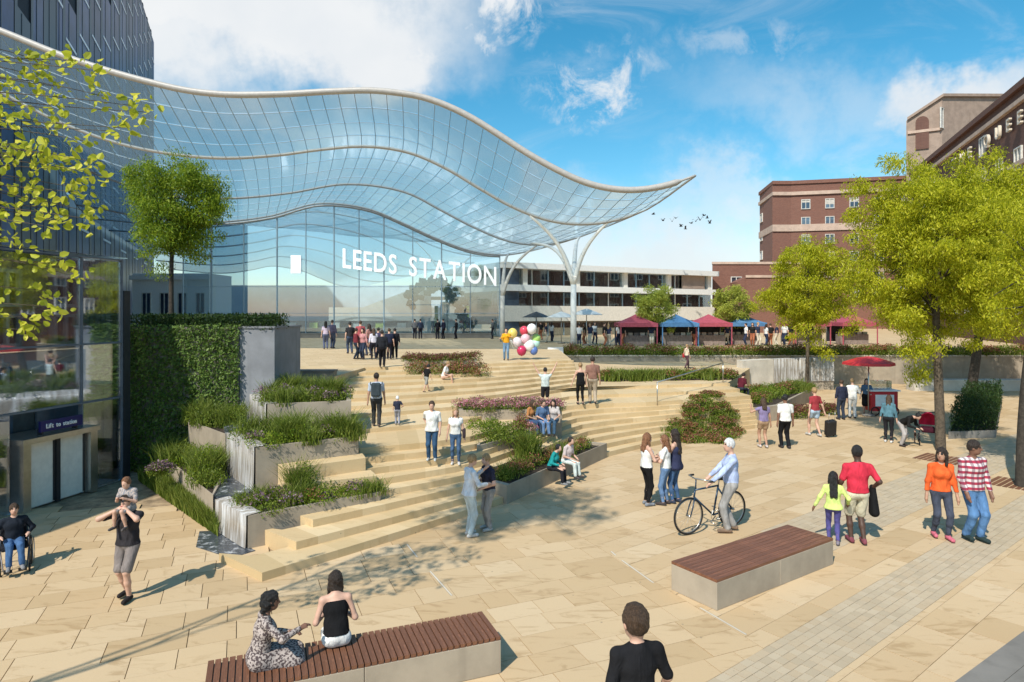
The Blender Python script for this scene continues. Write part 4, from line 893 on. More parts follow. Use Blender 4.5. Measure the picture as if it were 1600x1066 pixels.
# pale upper pavilion of the hotel
pv = empty('stone_pavilion', (56, 87, 2), 'pale stone rooftop pavilion with a gable and arched niche above the hotel', 'building')
a, b, c = at(1416, 215, 86), at(1472, 200, 84), at(1575, 150, 88); zt2 = at(1450, 165, 85).z
za, zb_ = at(1416, 189, 86).z, at(1472, 152, 84).z; ft_ = [(a.x, 86), (b.x, 84), (c.x + 8, 90), (c.x + 12, 108), (b.x * 1.28, 108), (a.x * 1.26, 108)]; zt_ = [za, zb_, zb_ + 2.0, zb_ + 2.0, zb_, za]
pf = MB(); n6 = len(ft_); pf.add([(x, y, 2) for x, y in ft_] + [(x, y, z) for (x, y), z in zip(ft_, zt_)], [(i, (i + 1) % 6, 6 + (i + 1) % 6, 6 + i) for i in range(6)]); pf.build('wall', STONE_P, pv)
rf_ = MB(); rf_.add([(x + (x - 60) * .012, y - (.35 if y < 95 else 0), z + .02) for (x, y), z in zip(ft_, zt_)] + [(x + (x - 60) * .012, y - (.35 if y < 95 else 0), z + .38) for (x, y), z in zip(ft_, zt_)], [(6, 7, 10, 11), (7, 8, 9, 10), (0, 1, 7, 6), (1, 2, 8, 7), (5, 0, 6, 11), (0, 5, 4, 1), (1, 4, 3, 2)]); rf_.build('roof', STONE_P, pv)
pd_ = Vector((b.x - a.x, -2)).normalized(); pn_ = Vector((pd_.y, -pd_.x))
MB().box((a.x + (b.x - a.x) * .5, 84.9, zt2 - 3.4), (b.x - a.x + .3, .3, .35), math.atan2(pd_.y, pd_.x)).build('stone_band', STONE, pv)
niche = MB(); cx = at(1442, 190, 84.8); prof = [(-.75, -3.6), (.75, -3.6)] + [(.75 * math.cos(t), .75 * math.sin(t)) for t in np.linspace(0, math.pi, 9)]
niche.add([(cx.x + pd_.x * x, 84.96 + pd_.y * x - .02, cx.z + z) for x, z in prof], [tuple(range(len(prof)))]); niche.build('niche', BRICK_D, pv)
window(pv, Vector((b.x, 84)), Vector((.8, .6)), Vector((.6, -.8)), .1, at(1478, 185, 84).z, 1.4, 2.6)
window(pv, Vector((b.x, 84)), Vector((.9, .44)), Vector((.44, -.9)), 1.6, at(1478, 185, 84).z, .9, 2.6)
# far pale building seen left through the glass
fb = empty('pale_building', (-36, 75, 2), 'pale stone building seen left of the tree through the glass', 'building')
MB().box((-40, 78, 5.6), (9, 6, 7)).build('wall', WHITE, fb); MB().box((-40, 74.9, 8.6), (9.4, .5, .5)).build('cornice', WHITE, fb)
for i in range(4): window(fb, Vector((-44, 75)), Vector((1, 0)), Vector((0, -1)), 1.2 + i * 2.1, 5.4, 1.0, 2.8, glass=WINB)
# ------------------------------------------------------------ tower on the left
tw = empty('office_tower', (-45, 70, 0), 'dark blue glass office tower rising at the upper left', 'building')
td = Vector((-.427, 1)).normalized(); tn = Vector((td.y, -td.x)); CT = -15.9
def tpt(Y, off=0.0): p = Vector((CT - .427 * Y, Y)); return p + tn * off
TZ = 55.6; TZ_ = TZ
TH = lambda Y: 27.0 if Y < 46 else 34.0 if Y < 58 else 43.0 if Y < 76 else TZ_
for ya, yb in ((40.5, 45.9), (45.9, 57.9), (57.9, 75.9), (75.9, 117)):
    fa, fb_ = tpt(ya), tpt(yb); MB().prism([tuple(fa), tuple(fb_), (fb_.x - 30, fb_.y - 4), (fa.x - 30, fa.y - 4)], 0, TH(ya + .5)).build('core', plain('tower_dark', (.012, .014, .022), .6, var=.2, spec=.1), tw)
TWG = [plain('tower_glass_%d' % i, c, .32, 0, var=.3, scale=.25, bmp=0, spec=.10) for i, c in enumerate(((.035, .06, .16), (.028, .048, .125), (.055, .08, .17), (.02, .034, .085)))]
STRIP = plain('light_strip', (.75, .78, .82), .3, var=.03)
xsb = [-20, 20, 46, 66, 86, 96, 118, 138, 156, 172, 185, 196, 206, 214.5, 222, 229, 235, 240]
Ys = [15.9 / ((800 - x) / 1000 - .427) for x in xsb]; ang = math.atan2(td.y, td.x); rg = random.Random(12)
for i in range(len(Ys) - 1):
    a, b = tpt(Ys[i]), tpt(Ys[i + 1]); l = (b - a).length; c = (a + b) / 2; TZ = TH(Ys[i])
    cc = a + td * (l * .58) + tn * .03; m = DARK if i in (1, 3) else TWG[i % 4]
    MB().box((cc.x, cc.y, TZ / 2 + .2), (l * .80, .1, TZ - 1.6), ang).build('glazing_panel', m, tw)
    cc = a + td * (l * .09) + tn * .03; MB().box((cc.x, cc.y, TZ / 2), (l * .16, .14, TZ), ang).build('fin', DARK, tw)
    cc = a + td * (l * .45) + tn * .06; MB().box((cc.x, cc.y, TZ / 2), (l * .04, .10, TZ - 1.5), ang).build('mullion', DARK, tw)
    if i >= 4:
        for k in range(9):
            z = 13 + k * 4.75 + (2.4 if i % 2 else 0) + rg.uniform(-.15, .15)
            if z < TZ - 2: cc = a + td * (l * .58) + tn * .10; MB().box((cc.x, cc.y, z), (l * .74, .08, .24), ang).build('light_strip', STRIP, tw)
# ------------------------------------------------------------ lift pavilion on the left
WA, WB = Vector((-11.0, 13.7)), Vector((-10.32, 16.9)); wd = (WB - WA).normalized(); wn = Vector((wd.y, -wd.x)); wang = math.atan2(wd.y, wd.x)
lp = empty('glass_pavilion', (-11, 14, 0), 'dark glazed corner pavilion holding the lift', 'building')
def wbox(name, s0, s1, d0, d1, z0, z1, mat, par=lp):
    c = WA + wd * (s0 + s1) / 2 + wn * (d0 + d1) / 2; return MB().box((c.x, c.y, (z0 + z1) / 2), (s1 - s0, d1 - d0, z1 - z0), wang).build(name, mat, par)
WL = (WB - WA).length; SLATE = plain('slate_frame', (.13, .15, .18), .4)
for s0, s1 in ((-6, -3), (-3, -.2), (-.2, 2.05), (2.05, WL)):
    for z0, z1 in ((0.02, 2.18), (2.22, 3.62), (3.66, 5.75)):
        if z0 < .1 and s0 == -.2: wbox('pane', s0 + .03, .25, -.02, 0, z0, z1, G_LIFT); continue
        wbox('pane', s0 + .03, s1 - .03, -.02, 0, z0, z1, G_LIFT)
    wbox('mullion', s1 - .02, s1 + .02, -.06, .04, 0, 5.8, SLATE)
for z in (2.2, 3.64, 5.8): wbox('transom', -6, WL, -.05, .05, z - .02, z + .02, SLATE)
wbox('corner_post', WL + .03, WL + .24, -.3, .06, 0, 5.0, DARK); wbox('roof', -6, WL + .1, -6, .1, 5.85, 5.87, G_LIFT)
wbox('floor', -6, WL, -6, -.05, -.02, .01, GREYST)
inn = empty('brick_reflection_wall', (-12, 15, 0), 'built reflection of a pink brick wall with white windows behind the dark glass', 'wall')  # the building reflected in the glass, modelled as a wall behind it
wbox('wall', -6, WL - .06, -1.4, -1.1, 3.5, 5.7, BRICK_P, inn); wbox('stone_band', -6, WL - .06, -1.4, -1.05, 2.35, 3.45, GREYST, inn); wbox('dark_lower_wall', -6, WL - .06, -1.4, -1.12, 0, 2.3, HALLD, inn)
for s in (-2.4, -.6, 1.0, 2.55):
    for z, h in ((4.0, .7), (5.0, .8), (2.95, .5)): window(inn, WA + wd * 0 - wn * 1.08, wd, wn, s, z, .62 if z > 3.5 else .5, h, glass=WINB)
for s in (-.9, .6, 2.4): wbox('shop_window', s - .6, s + .6, -1.1, -1.04, .9, 2.1, WINS, inn)
lf = empty('lift', (-10.9, 15, 0), 'steel framed lift with two frosted cream doors', 'lift')
tS = lambda x: ((-.001 * (800 - x)) * WA.y - WA.x) / (wd.x + .001 * (800 - x) * wd.y)
l0, l1 = tS(24), tS(141); wm = (l0 + l1) / 2
wbox('frame', l0, l0 + .18, -.7, .22, 0, 1.5, STEEL, lf); wbox('frame', l1 - .20, l1, -.7, .22, 0, 1.5, STEEL, lf); wbox('header', l0 - .04, l1 + .04, -.7, .26, 1.503, 1.62, STEEL, lf); wbox('mullion', wm - .05, wm + .05, -.1, .1, 0, 1.5, DARK, lf)
for s0, s1 in ((l0 + .2, wm - .06), (wm + .06, l1 - .22)): d_o = wbox('door', s0, s1, -.05, .05, .03, 1.47, CREAMD, lf); wbox('door_edge', s1 - .05, s1 - .01, .053, .07, .05, 1.45, DARK, d_o)
wbox('cabin_back', l0 + .05, l1 - .05, -.9, -.72, 0, 1.6, STEEL, lf)
ls = empty('lift_sign', (-10.8, 15, 1.7), 'dark blue sign above the lift reading Lift to station', 'sign')
BLUE = plain('sign_blue', (.012, .012, .10), .4, var=.05); s0, s1 = tS(50), tS(116); wbox('board', s0, s1, .18, .24, 1.72, 1.96, BLUE, ls)
o = WA + wd * (s0 + .13) + wn * .25; letters('Lift to station', (o.x, o.y, 1.79), wd.to_3d(), (0, 0, 1), .10, WLET, ls, 1.0, .01, 0, (s1 - s0) * .72, .01)
for i, s in enumerate((s0 + .1, s1 - .1)): wbox('bracket', s - .02, s + .02, .05, .18, 1.64, 1.80, DARK, ls)
# ------------------------------------------------------------ people: one continuous skin per group, grown from a posed skeleton
class Field:
    def __init__(s): s.p = []; s.cut = []
    def cap(s, a, b, r1, r2, k=.03, flat=None): s.p.append(('c', np.array(a, float), np.array(b, float), r1, r2, k, flat)); return s
    def ell(s, c, r, M=None, k=.02): s.p.append(('e', np.array(c, float), np.array(r, float), M, 0, k, None)); return s
    def keep(s, c, n): s.cut.append((np.array(c, float), np.array(n, float))); return s      # keep the side n points to
    def carve(s, c, r, M=None): s.p.append(('x', np.array(c, float), np.array(r, float), M, 0, 0, None)); return s
    def mesh(s, h, wr=0.0, hair=False):
        lo = np.full(3, 1e9); hi = np.full(3, -1e9)
        for t, a, b, r1, r2, k, fl in s.p:
            if t == 'x': continue
            if t == 'c': m = max(r1, r2) * (fl[0] if fl else 1); l, u = np.minimum(a, b) - m, np.maximum(a, b) + m
            else: m = b.max(); l, u = a - m, a + m
            lo = np.minimum(lo, l); hi = np.maximum(hi, u)
        lo -= 3 * h; n = np.ceil((hi + 3 * h - lo) / h).astype(int) + 1
        ax = [lo[i] + h * np.arange(n[i]) for i in range(3)]; F = np.full(n, 9.0, np.float32)
        for t, a, b, r1, r2, k, fl in s.p:
            if t == 'c': m = max(r1, r2) * (fl[0] if fl else 1) + .05 + k; l, u = np.minimum(a, b) - m, np.maximum(a, b) + m
            else: m = b.max() + .05 + k; l, u = a - m, a + m
            i0 = np.clip(np.floor((l - lo) / h).astype(int), 0, n - 1); i1 = np.clip(np.ceil((u - lo) / h).astype(int) + 1, 1, n)
            if (i1 <= i0).any(): continue
            P = np.stack(np.meshgrid(*[ax[i][i0[i]:i1[i]] for i in range(3)], indexing='ij'), -1)
            if t == 'c':
                ba = b - a; q = P - a; tt = np.clip((q @ ba) / max(ba @ ba, 1e-9), 0, 1); q = q - tt[..., None] * ba
                if fl:                       # flattened section: (wide, axis across, ) wide along axis, thin otherwise
                    w, axv = fl; axv = np.array(axv, float); c_ = q @ axv; q = q - c_[..., None] * axv * (1 - 1 / w)
                d = np.linalg.norm(q, axis=-1) - (r1 + (r2 - r1) * tt)
            else:
                q = P - a
                if r1 is not None: q = q @ np.array(r1)      # columns: local axes
                k0 = np.linalg.norm(q / b, axis=-1); k1 = np.linalg.norm(q / (b * b), axis=-1) + 1e-9; d = k0 * (k0 - 1) / k1
            sl = tuple(slice(i0[i], i1[i]) for i in range(3)); f = F[sl]
            if t == 'x': F[sl] = np.maximum(f, -d); continue
            hh = np.clip(.5 + .5 * (d - f) / max(k, 1e-4), 0, 1); F[sl] = np.where(f > 5, d, d * (1 - hh) + f * hh - k * hh * (1 - hh))
        if wr and h < .03:
            X_, Y_, Z_ = np.meshgrid(*ax, indexing='ij')
            if hair: F = F + wr * (np.sin(70 * X_ + 9 * np.sin(11 * Z_)) * np.sin(66 * Y_ + 7 * np.sin(13 * Z_ + 2)) + .7 * np.sin(38 * Z_ + 30 * X_ + 26 * Y_))
            else: F = F + wr * (np.sin(26 * Z_ + 14 * X_ + 3 * np.sin(9 * Y_ + 7 * X_)) * .6 + np.sin(17 * Z_ - 21 * X_ + 12 * Y_) * .5 + np.sin(48 * X_ + 8 * Z_ + 40 * Y_) * .3)
        if s.cut:
            P = np.stack(np.meshgrid(*ax, indexing='ij'), -1)
            for c, nn in s.cut: F = np.maximum(F, -((P - c) @ (nn / np.linalg.norm(nn))))
        return nets(F, lo, h)
def nets(F, lo, h):
    n = np.array(F.shape); S = F < 0
    cs = [(i, j, k) for i in (0, 1) for j in (0, 1) for k in (0, 1)]
    sub = lambda A, c: A[c[0]:n[0] - 1 + c[0], c[1]:n[1] - 1 + c[1], c[2]:n[2] - 1 + c[2]]
    cnt = sum(sub(S, c).astype(np.int8) for c in cs); act = (cnt > 0) & (cnt < 8); I = np.argwhere(act)
    if len(I) == 0: return np.zeros((0, 3)), np.zeros((0, 4), int)
    vid = np.full(act.shape, -1); vid[act] = np.arange(len(I)); V8 = np.stack([F[I[:, 0] + c[0], I[:, 1] + c[1], I[:, 2] + c[2]] for c in cs], 1)
    acc = np.zeros((len(I), 3)); w = np.zeros(len(I)); cs_ = np.array(cs, float)
    for a in range(8):
        for b in range(a + 1, 8):
            if np.abs(cs_[a] - cs_[b]).sum() != 1: continue
            fa, fb = V8[:, a], V8[:, b]; m = (fa < 0) != (fb < 0); t = np.where(m, fa / np.where(m, fa - fb, 1), 0)
            acc += np.where(m[:, None], cs_[a] + (cs_[b] - cs_[a]) * t[:, None], 0); w += m
    V = lo + h * (I + acc / w[:, None]); Q = []
    for ax in range(3):
        o = [0, 0, 0]; o[ax] = 1; u, v = (ax + 1) % 3, (ax + 2) % 3
        A = S[:n[0] - o[0], :n[1] - o[1], :n[2] - o[2]]; B = S[o[0]:, o[1]:, o[2]:]; E = np.argwhere(A != B); E = E[(E[:, u] > 0) & (E[:, v] > 0) & (E[:, u] < n[u] - 1) & (E[:, v] < n[v] - 1)]
        if not len(E): continue
        ins = A[E[:, 0], E[:, 1], E[:, 2]]; du = np.zeros(3, int); du[u] = 1; dv = np.zeros(3, int); dv[v] = 1
        g_ = lambda e: vid[e[:, 0], e[:, 1], e[:, 2]]
        q = np.stack([g_(E - du - dv), g_(E - dv), g_(E), g_(E - du)], 1); q[~ins] = q[~ins][:, ::-1]; Q.append(q)
    return V, np.concatenate(Q)
def mesh_np(name, V, Q):
    me = bpy.data.meshes.new(name); n = len(Q); me.vertices.add(len(V)); me.vertices.foreach_set('co', np.asarray(V, np.float32).reshape(-1))
    me.loops.add(4 * n); me.loops.foreach_set('vertex_index', Q.reshape(-1).astype(np.int32)); me.polygons.add(n)
    me.polygons.foreach_set('loop_start', np.arange(0, 4 * n, 4, dtype=np.int32)); me.polygons.foreach_set('loop_total', np.full(n, 4, np.int32)); me.polygons.foreach_set('use_smooth', np.ones(n, bool))
    me.update(); me.validate(); return me
def fabric(col, pat=None):
    key = 'cloth_%s_%s' % ('_'.join('%.3f' % c for c in col), pat)
    if key in MATS: return MATS[key]
    if pat is None:
        m, nt, b = newmat(key); p = pos(nt, (1, 1, .45), obj=True); f = nz(nt, 7, 4, .6, p, .8)
        nt.links.new(mixc(nt, mr(nt, f, .3, .7), tuple(c * .72 for c in col), tuple(min(1, c * 1.12) for c in col)), b.inputs['Base Color'])
        b.inputs['Roughness'].default_value = .92; b.inputs['Specular IOR Level'].default_value = .15
        bump(nt, b, f, .9, .035); MATS[key] = m; return m
    m, nt, b = newmat(key); tc = nt.nodes.new('ShaderNodeTexCoord'); sp = nt.nodes.new('ShaderNodeSeparateXYZ'); nt.links.new(tc.outputs['Object'], sp.inputs[0])
    def wave(o, f):
        k = nt.nodes.new('ShaderNodeMath'); k.operation = 'MULTIPLY'; k.inputs[1].default_value = f; nt.links.new(sp.outputs[o], k.inputs[0])
        s_ = nt.nodes.new('ShaderNodeMath'); s_.operation = 'SINE'; nt.links.new(k.outputs[0], s_.inputs[0]); return mr(nt, s_.outputs[0], -.25, .25)
    if pat == 'plaid':
        c = mixc(nt, wave(2, 62), (.62, .55, .55), col); c = mixc(nt, mr(nt, wave(0, 70), 0, 1, 0, .6), c, (.10, .02, .05))
    elif pat == 'speckle': c = mixc(nt, mr(nt, nz(nt, 42, 2, .5, tc.outputs['Object']), .46, .54), col, (.40, .34, .31))
    nt.links.new(c, b.inputs['Base Color']); b.inputs['Roughness'].default_value = .9; MATS[key] = m; return m
SKIN = {k: plain('skin_' + k, c, .55, 0, .06, 8, .05, .4, obj=True) for k, c in dict(fair=(.56, .34, .25), tan=(.42, .24, .16), brown=(.20, .10, .065), dark=(.075, .040, .028)).items()}
EYE = plain('eye_dark', (.03, .022, .018), .3); LIP = plain('lip', (.36, .13, .11), .5)
HAIRC = dict(black=(.010, .009, .009), brown=(.05, .028, .015), dark=(.022, .014, .010), fair=(.30, .19, .09), auburn=(.17, .075, .035), grey=(.42, .40, .38), white=(.6, .58, .55))
def hairmat(k):
    key = 'hair_' + k
    if key in MATS: return MATS[key]
    m, nt, b = newmat(key); c = HAIRC[k]; f = nz(nt, 30, 4, .7, pos(nt, (3, 3, .35), obj=True), 1.0)
    nt.links.new(mixc(nt, mr(nt, f, .3, .7), tuple(x * .45 for x in c), tuple(min(1, x * 1.9 + .012) for x in c)), b.inputs['Base Color'])
    b.inputs['Roughness'].default_value = .5; b.inputs['Specular IOR Level'].default_value = .35; bump(nt, b, f, 1.0, .02); MATS[key] = m; return m
def ik(A, T, l1, l2, pole):
    A, T, pole = (np.array(x, float) for x in (A, T, pole)); d = T - A; L = np.linalg.norm(d) + 1e-9; M_ = (l1 + l2) * .998
    if L > M_: T = A + d / L * M_; d = T - A; L = M_
    L = max(L, abs(l1 - l2) + .02); u = d / (np.linalg.norm(d) + 1e-9); x = (l1 * l1 - l2 * l2 + L * L) / (2 * L); hgt = math.sqrt(max(l1 * l1 - x * x, 0))
    p = pole - u * (pole @ u); p /= np.linalg.norm(p) + 1e-9; return A + u * x + p * hgt, T
def rot(v, ax, a):
    return np.array(Matrix.Rotation(a, 3, ax) @ Vector(v))
def person(loc, h, face, label, group=None, skin='fair', top=(.7, .7, .7), sleeve=.5, pat=None, hem=.03, legs=(.05, .07, .12), leg='trousers', shoe=(.05, .04, .04), hair='short', hairc='brown', female=False, pose=None, extra=None, cat='person', jacket=None, child=False, glasses=False, res=None, headk=None):
    P = dict(ph=.93, lean=0, fl=(-.10, .03, .08), fr=(.10, -.02, .08), hl=(-.28, .03, .80), hr=(.28, .02, .80), yaw=0, pitch=0, pl=None, prr=None, kl=(0, 1, .1), kr=(0, 1, .1), side=0, tl=(-.1, 1, 0), tr=(.1, 1, 0))
    P.update(pose or {}); loc = Vector(loc); dist = max(loc.y, 4)
    s = h / 1.75; hres = (res or min(max(dist * .00115, .0085), .034)) / s
    sw = .165 if female else .19; hipw = .095; pel = np.array([0, 0, P['ph']]); ln = -R(P['lean'])
    T = lambda v: pel + rot(rot(v, 'X', ln), 'Y', R(P['side']))
    hd = headk or (1.18 if child else 1.0)
    waist, chest, neck0 = T((0, 0, .15)), T((0, .01, .36)), T((0, -.01, .53)); head = T((0, .035, .71 if not child else .69)); SL, SR = T((-sw, -.01, .465)), T((sw, -.01, .465))
    HL, HR = pel + [-hipw, 0, -.02], pel + [hipw, 0, -.02]
    KL, AL = ik(HL, P['fl'], .43, .42, P['kl']); KR, AR = ik(HR, P['fr'], .43, .42, P['kr'])
    EL, WL_ = ik(SL, P['hl'], .29, .26, P['pl'] or (-.5, -.8, -.2)); ER, WR = ik(SR, P['hr'], .29, .26, P['prr'] or (.5, -.8, -.2))
    hm = Matrix.Rotation(R(P['yaw']), 3, 'Z') @ Matrix.Rotation(ln * .4 - R(P['pitch']), 3, 'X'); HM = np.array(hm); hp = lambda v: head + HM @ (np.array(v) * hd)
    xax = rot((1, 0, 0), 'Y', R(P['side'])); wf = .90 if female else 1.0
    b = Field()
    b.ell(head, np.array((.076, .094, .118)) * hd, HM); b.ell(hp((0, .03, -.07)), np.array((.052, .058, .055)) * hd, HM, .03); b.cap(neck0, hp((0, -.02, -.07)), .055 * wf, .05 * wf)
    if hres < .022:
        b.cap(hp((0, .09, .005)), hp((0, .108, -.028)), .010 * hd, .014 * hd, .012)
        for sx in (-1, 1): b.ell(hp((sx * .077, -.005, -.01)), np.array((.014, .022, .032)) * hd, HM, .008)
    b.cap(waist, chest, .112 * wf, .122 * wf, .05, (1.25, xax)); b.cap(chest, T((0, -.01, .43)), .115 * wf, .085 * wf, .05, (1.4, xax)); b.cap(pel, waist, .118, .106 * wf, .05, (1.3, xax))
    for S_ in (SL, SR): b.cap(T((0, -.015, .505)), S_, .050, .050, .04)
    if female: b.ell(T((-.06, .085, .34)), (.06, .052, .06), None, .05); b.ell(T((.06, .085, .34)), (.06, .052, .06), None, .05)
    for S_, E_, W_, sx in ((SL, EL, WL_, -1), (SR, ER, WR, 1)):
        b.cap(S_, E_, .052 * wf, .040 * wf); b.cap(E_, W_, .042 * wf, .028 * wf); f = (W_ - E_) / (np.linalg.norm(W_ - E_) + 1e-9); lat = np.cross(f, [0, 0, 1] if abs(f[2]) < .8 else [sx * 1.0, .0, 0]); lat /= np.linalg.norm(lat) + 1e-9
        nn = np.cross(lat, f); b.cap(W_, W_ + f * .085, .026, .030, .02, (1.35, lat))
        if hres < .0125:
            for q_ in range(4):
                r0 = W_ + f * .09 + lat * (q_ - 1.5) * .0185; L = (.062, .075, .07, .055)[q_]; m_ = r0 + f * L * .6 - nn * .008; b.cap(r0, m_, .0095, .009, .004); b.cap(m_, m_ + f * L * .45 - nn * .022, .009, .008, .003)
            b.cap(W_ + f * .03 + lat * .03, W_ + f * .085 + lat * .052 - nn * .01, .011, .009, .008)
        else: b.cap(W_ + f * .085, W_ + f * .15 - nn * .015, .026, .018, .01); b.cap(W_ + f * .03 + lat * .02, W_ + f * .09 + lat * .045, .012, .010, .008)
    for H_, K_, A_ in ((HL, KL, AL), (HR, KR, AR)): b.cap(H_, K_, .082, .054, .05); b.cap(K_, K_ + (A_ - K_) * .45, .052, .05, .03); b.cap(K_ + (A_ - K_) * .45, A_, .05, .034, .03)
    def foot(fd, A_, t, r, up): t = np.array(t, float); t /= np.linalg.norm(t); fd.cap(A_ + [0, 0, -.035 + up], A_ + t * .16 + [0, 0, -.042 + up], r, r * .88, .03); fd.cap(A_ - t * .045 + [0, 0, -.04], A_, r * .9, r * .8, .02)
    foot(b, AL, P['tl'], .033, 0); foot(b, AR, P['tr'], .033, 0)
    V, Q = b.mesh(hres); V = V * s
    me = mesh_np('person', V, Q); me.materials.append(SKIN[skin]); me.materials.append(EYE); me.materials.append(LIP)
    if hres < .02:
        C = V[Q].mean(1) / s; L = ((C - head) @ HM) / hd; f = L[:, 1] > .045; mi = np.zeros(len(Q), np.int32); e_ = f & (np.abs(np.abs(L[:, 0]) - .031) < .015) & (np.abs(L[:, 2] - .012) < .009); mi[e_] = 1
        if glasses: mi[f & (np.abs(L[:, 0]) < .07) & (np.abs(L[:, 2] - .014) < .018)] = 1
        mi[f & (np.abs(np.abs(L[:, 0]) - .032) < .02) & (np.abs(L[:, 2] - .036) < .006)] = 1; mi[f & (np.abs(L[:, 0]) < .026) & (np.abs(L[:, 2] + .068) < .008)] = 2; me.polygons.foreach_set('material_index', mi)
    o = bpy.data.objects.new('person', me); COL.objects.link(o); o.location = loc; o.rotation_euler = (0, 0, R(face)); tag(o, label, cat, group)
    def child_(name, fld, mat, wr=.0048):
        V, Q = fld.mesh(hres, wr, name == 'hair')
        if len(Q): link(name, mesh_np(name, V * s, Q), mat, o, False)
    # top
    if top is not None:
        t = Field(); g_ = .014; tn = 'top'
        t.cap(waist, chest, .112 * wf + g_, .124 * wf + g_, .05, (1.27, xax)); t.cap(chest, T((0, -.01, .43)), .116 * wf + g_, .085 * wf + g_, .05, (1.4, xax)); t.cap(pel + (waist - pel) * (.0 - hem * 2), waist, .124 + g_ + min(hem * .25, .03), .108 * wf + g_, .05, (1.32, xax))
        if female: t.ell(T((-.06, .085, .34)), (.074, .066, .074), None, .07); t.ell(T((.06, .085, .34)), (.074, .066, .074), None, .07)
        if sleeve > 0:
            for S_ in (SL, SR): t.cap(T((0, -.015, .497)), S_, .066, .058, .04)
            for S_, E_, W_ in ((SL, EL, WL_), (SR, ER, WR)):
                if sleeve >= 1: t.cap(S_, E_, .061 * wf, .054 * wf); t.cap(E_, E_ + (W_ - E_) * .96, .055 * wf, .040 * wf)
                else: t.cap(S_, S_ + (E_ - S_) * min(sleeve * 1.3, .9), .059 * wf, .056 * wf)
            t.keep(T((0, 0, .565)), T((0, 0, 0)) - T((0, 0, 1)))
        else: t.keep(T((0, 0, .44)), T((0, 0, 0)) - T((0, 0, 1)))
        t.carve(neck0 + [0, .035, .045], (.056, .066, .062)); t.keep(T((0, 0, .04 - hem)), T((0, 0, 1)) - T((0, 0, 0)))
        child_('jacket' if jacket else 'shirt', t, fabric(top, pat))
    # legs
    lw = Field(); g_ = .014; lw.cap(pel, waist, .120 + g_ * .7, .107 * wf + g_ * .7, .05, (1.3, xax))
    for H_, K_, A_ in ((HL, KL, AL), (HR, KR, AR)):
        if leg == 'trousers': lw.cap(H_, K_, .084 + g_, .058 + g_, .05); lw.cap(K_, A_ + (K_ - A_) * .06, .058 + g_, .046 + g_, .03)
        elif leg == 'slim': lw.cap(H_, K_, .083 + .006, .056 + .006, .05); lw.cap(K_, K_ + (A_ - K_) * .45, .054 + .005, .052 + .005, .03); lw.cap(K_ + (A_ - K_) * .45, A_ + (K_ - A_) * .08, .055, .041, .03)
        elif leg == 'shorts': lw.cap(H_, H_ + (K_ - H_) * .90, .084 + g_, .070 + g_, .018)
        elif leg == 'hot': lw.cap(H_, H_ + (K_ - H_) * .45, .086 + g_, .078 + g_, .05)
        elif leg == 'skirt': lw.cap(H_, K_ * .93 + H_ * .07, .11, .115, .12)
        elif leg == 'longskirt': lw.cap(H_, K_, .12, .12, .14); lw.cap(K_, K_ + (A_ - K_) * .5, .12, .10, .14)
    lw.keep(T((0, 0, .10)), T((0, 0, 0)) - T((0, 0, 1)))
    child_({'shorts': 'shorts', 'hot': 'shorts', 'skirt': 'skirt', 'longskirt': 'skirt'}.get(leg, 'trousers'), lw, fabric(legs, 'speckle' if pat == 'speckle' else None))
    for A_, t_ in ((AL, P['tl']), (AR, P['tr'])):
        f_ = Field(); foot(f_, A_, t_, .044, .002); f_.keep((0, 0, min(AL[2], AR[2], A_[2]) - .082), (0, 0, 1)); child_('shoe', f_, fabric(shoe), 0)
    # hair
    hc = hairmat(hairc) if hair != 'cap' else fabric(hairc)
    if hair != 'bald':
        f_ = Field(); f_.ell(hp((0, -.012, .022)), np.array((.091, .106, .118)) * hd, HM); f_.carve(hp((0, .105, -.035)), np.array((.078, .085, .090)) * hd, HM)
        if hair in ('short', 'crop', 'cap'): f_.keep(hp((0, -.05, -.055)), HM @ np.array((0, -.35, 1.0)))
        if hair == 'cap': f_.cap(hp((-.04, .08, .055)), hp((.04, .08, .055)), .03, .03, .02)
        if hair == 'crop': pass
        if hair in ('long', 'vlong'):
            dn = -.26 if hair == 'long' else -.42; bk = hp((0, -.075, -.05)); f_.cap(hp((-.03, -.055, 0)), hp((-.04, -.135, 0)) + [0, 0, dn], .062, .045, .04); f_.cap(hp((.03, -.055, 0)), hp((.04, -.135, 0)) + [0, 0, dn], .062, .045, .04)
            for sx in (-1, 1): f_.cap(hp((sx * .07, -.01, 0)), hp((sx * .085, .01, 0)) + [0, 0, -.19], .032, .024, .03)
        if hair == 'bun': f_.ell(hp((0, -.12, .03)), (.05, .05, .05), None, .02); f_.keep(hp((0, -.05, -.06)), HM @ np.array((0, -.4, 1.0)))
        if hair == 'curly':
            rg = random.Random(5)
            for _ in range(26):
                d = np.array([rg.gauss(0, 1), rg.gauss(0, 1) - .5, rg.gauss(0, 1)]); d /= np.linalg.norm(d)
                if d[1] > .35: continue
                f_.ell(hp(d * [.085, .1, .10] + [0, -.02, .0]), (.036,) * 3, None, .012)
            for _ in range(14): f_.ell(hp((rg.uniform(-.085, .085), -.06 - rg.random() * .05, 0)) + [0, 0, -rg.random() * .2], (.036,) * 3, None, .012)
        child_('hair', f_, hc, {'cap': 0, 'crop': .0015, 'short': .004}.get(hair, .0055))
    J = dict(pel=pel, waist=waist, chest=chest, WL=WL_, WR=WR, head=head, SL=SL, SR=SR, EL=EL, ER=ER, KL=KL, KR=KR, s=s, T=T)
    if extra: extra(o, J)
    return o, J
def W2(o, v):                               # local to world for something held
    return o.location + Matrix.Rotation(o.rotation_euler.z, 3, 'Z') @ Vector(v)
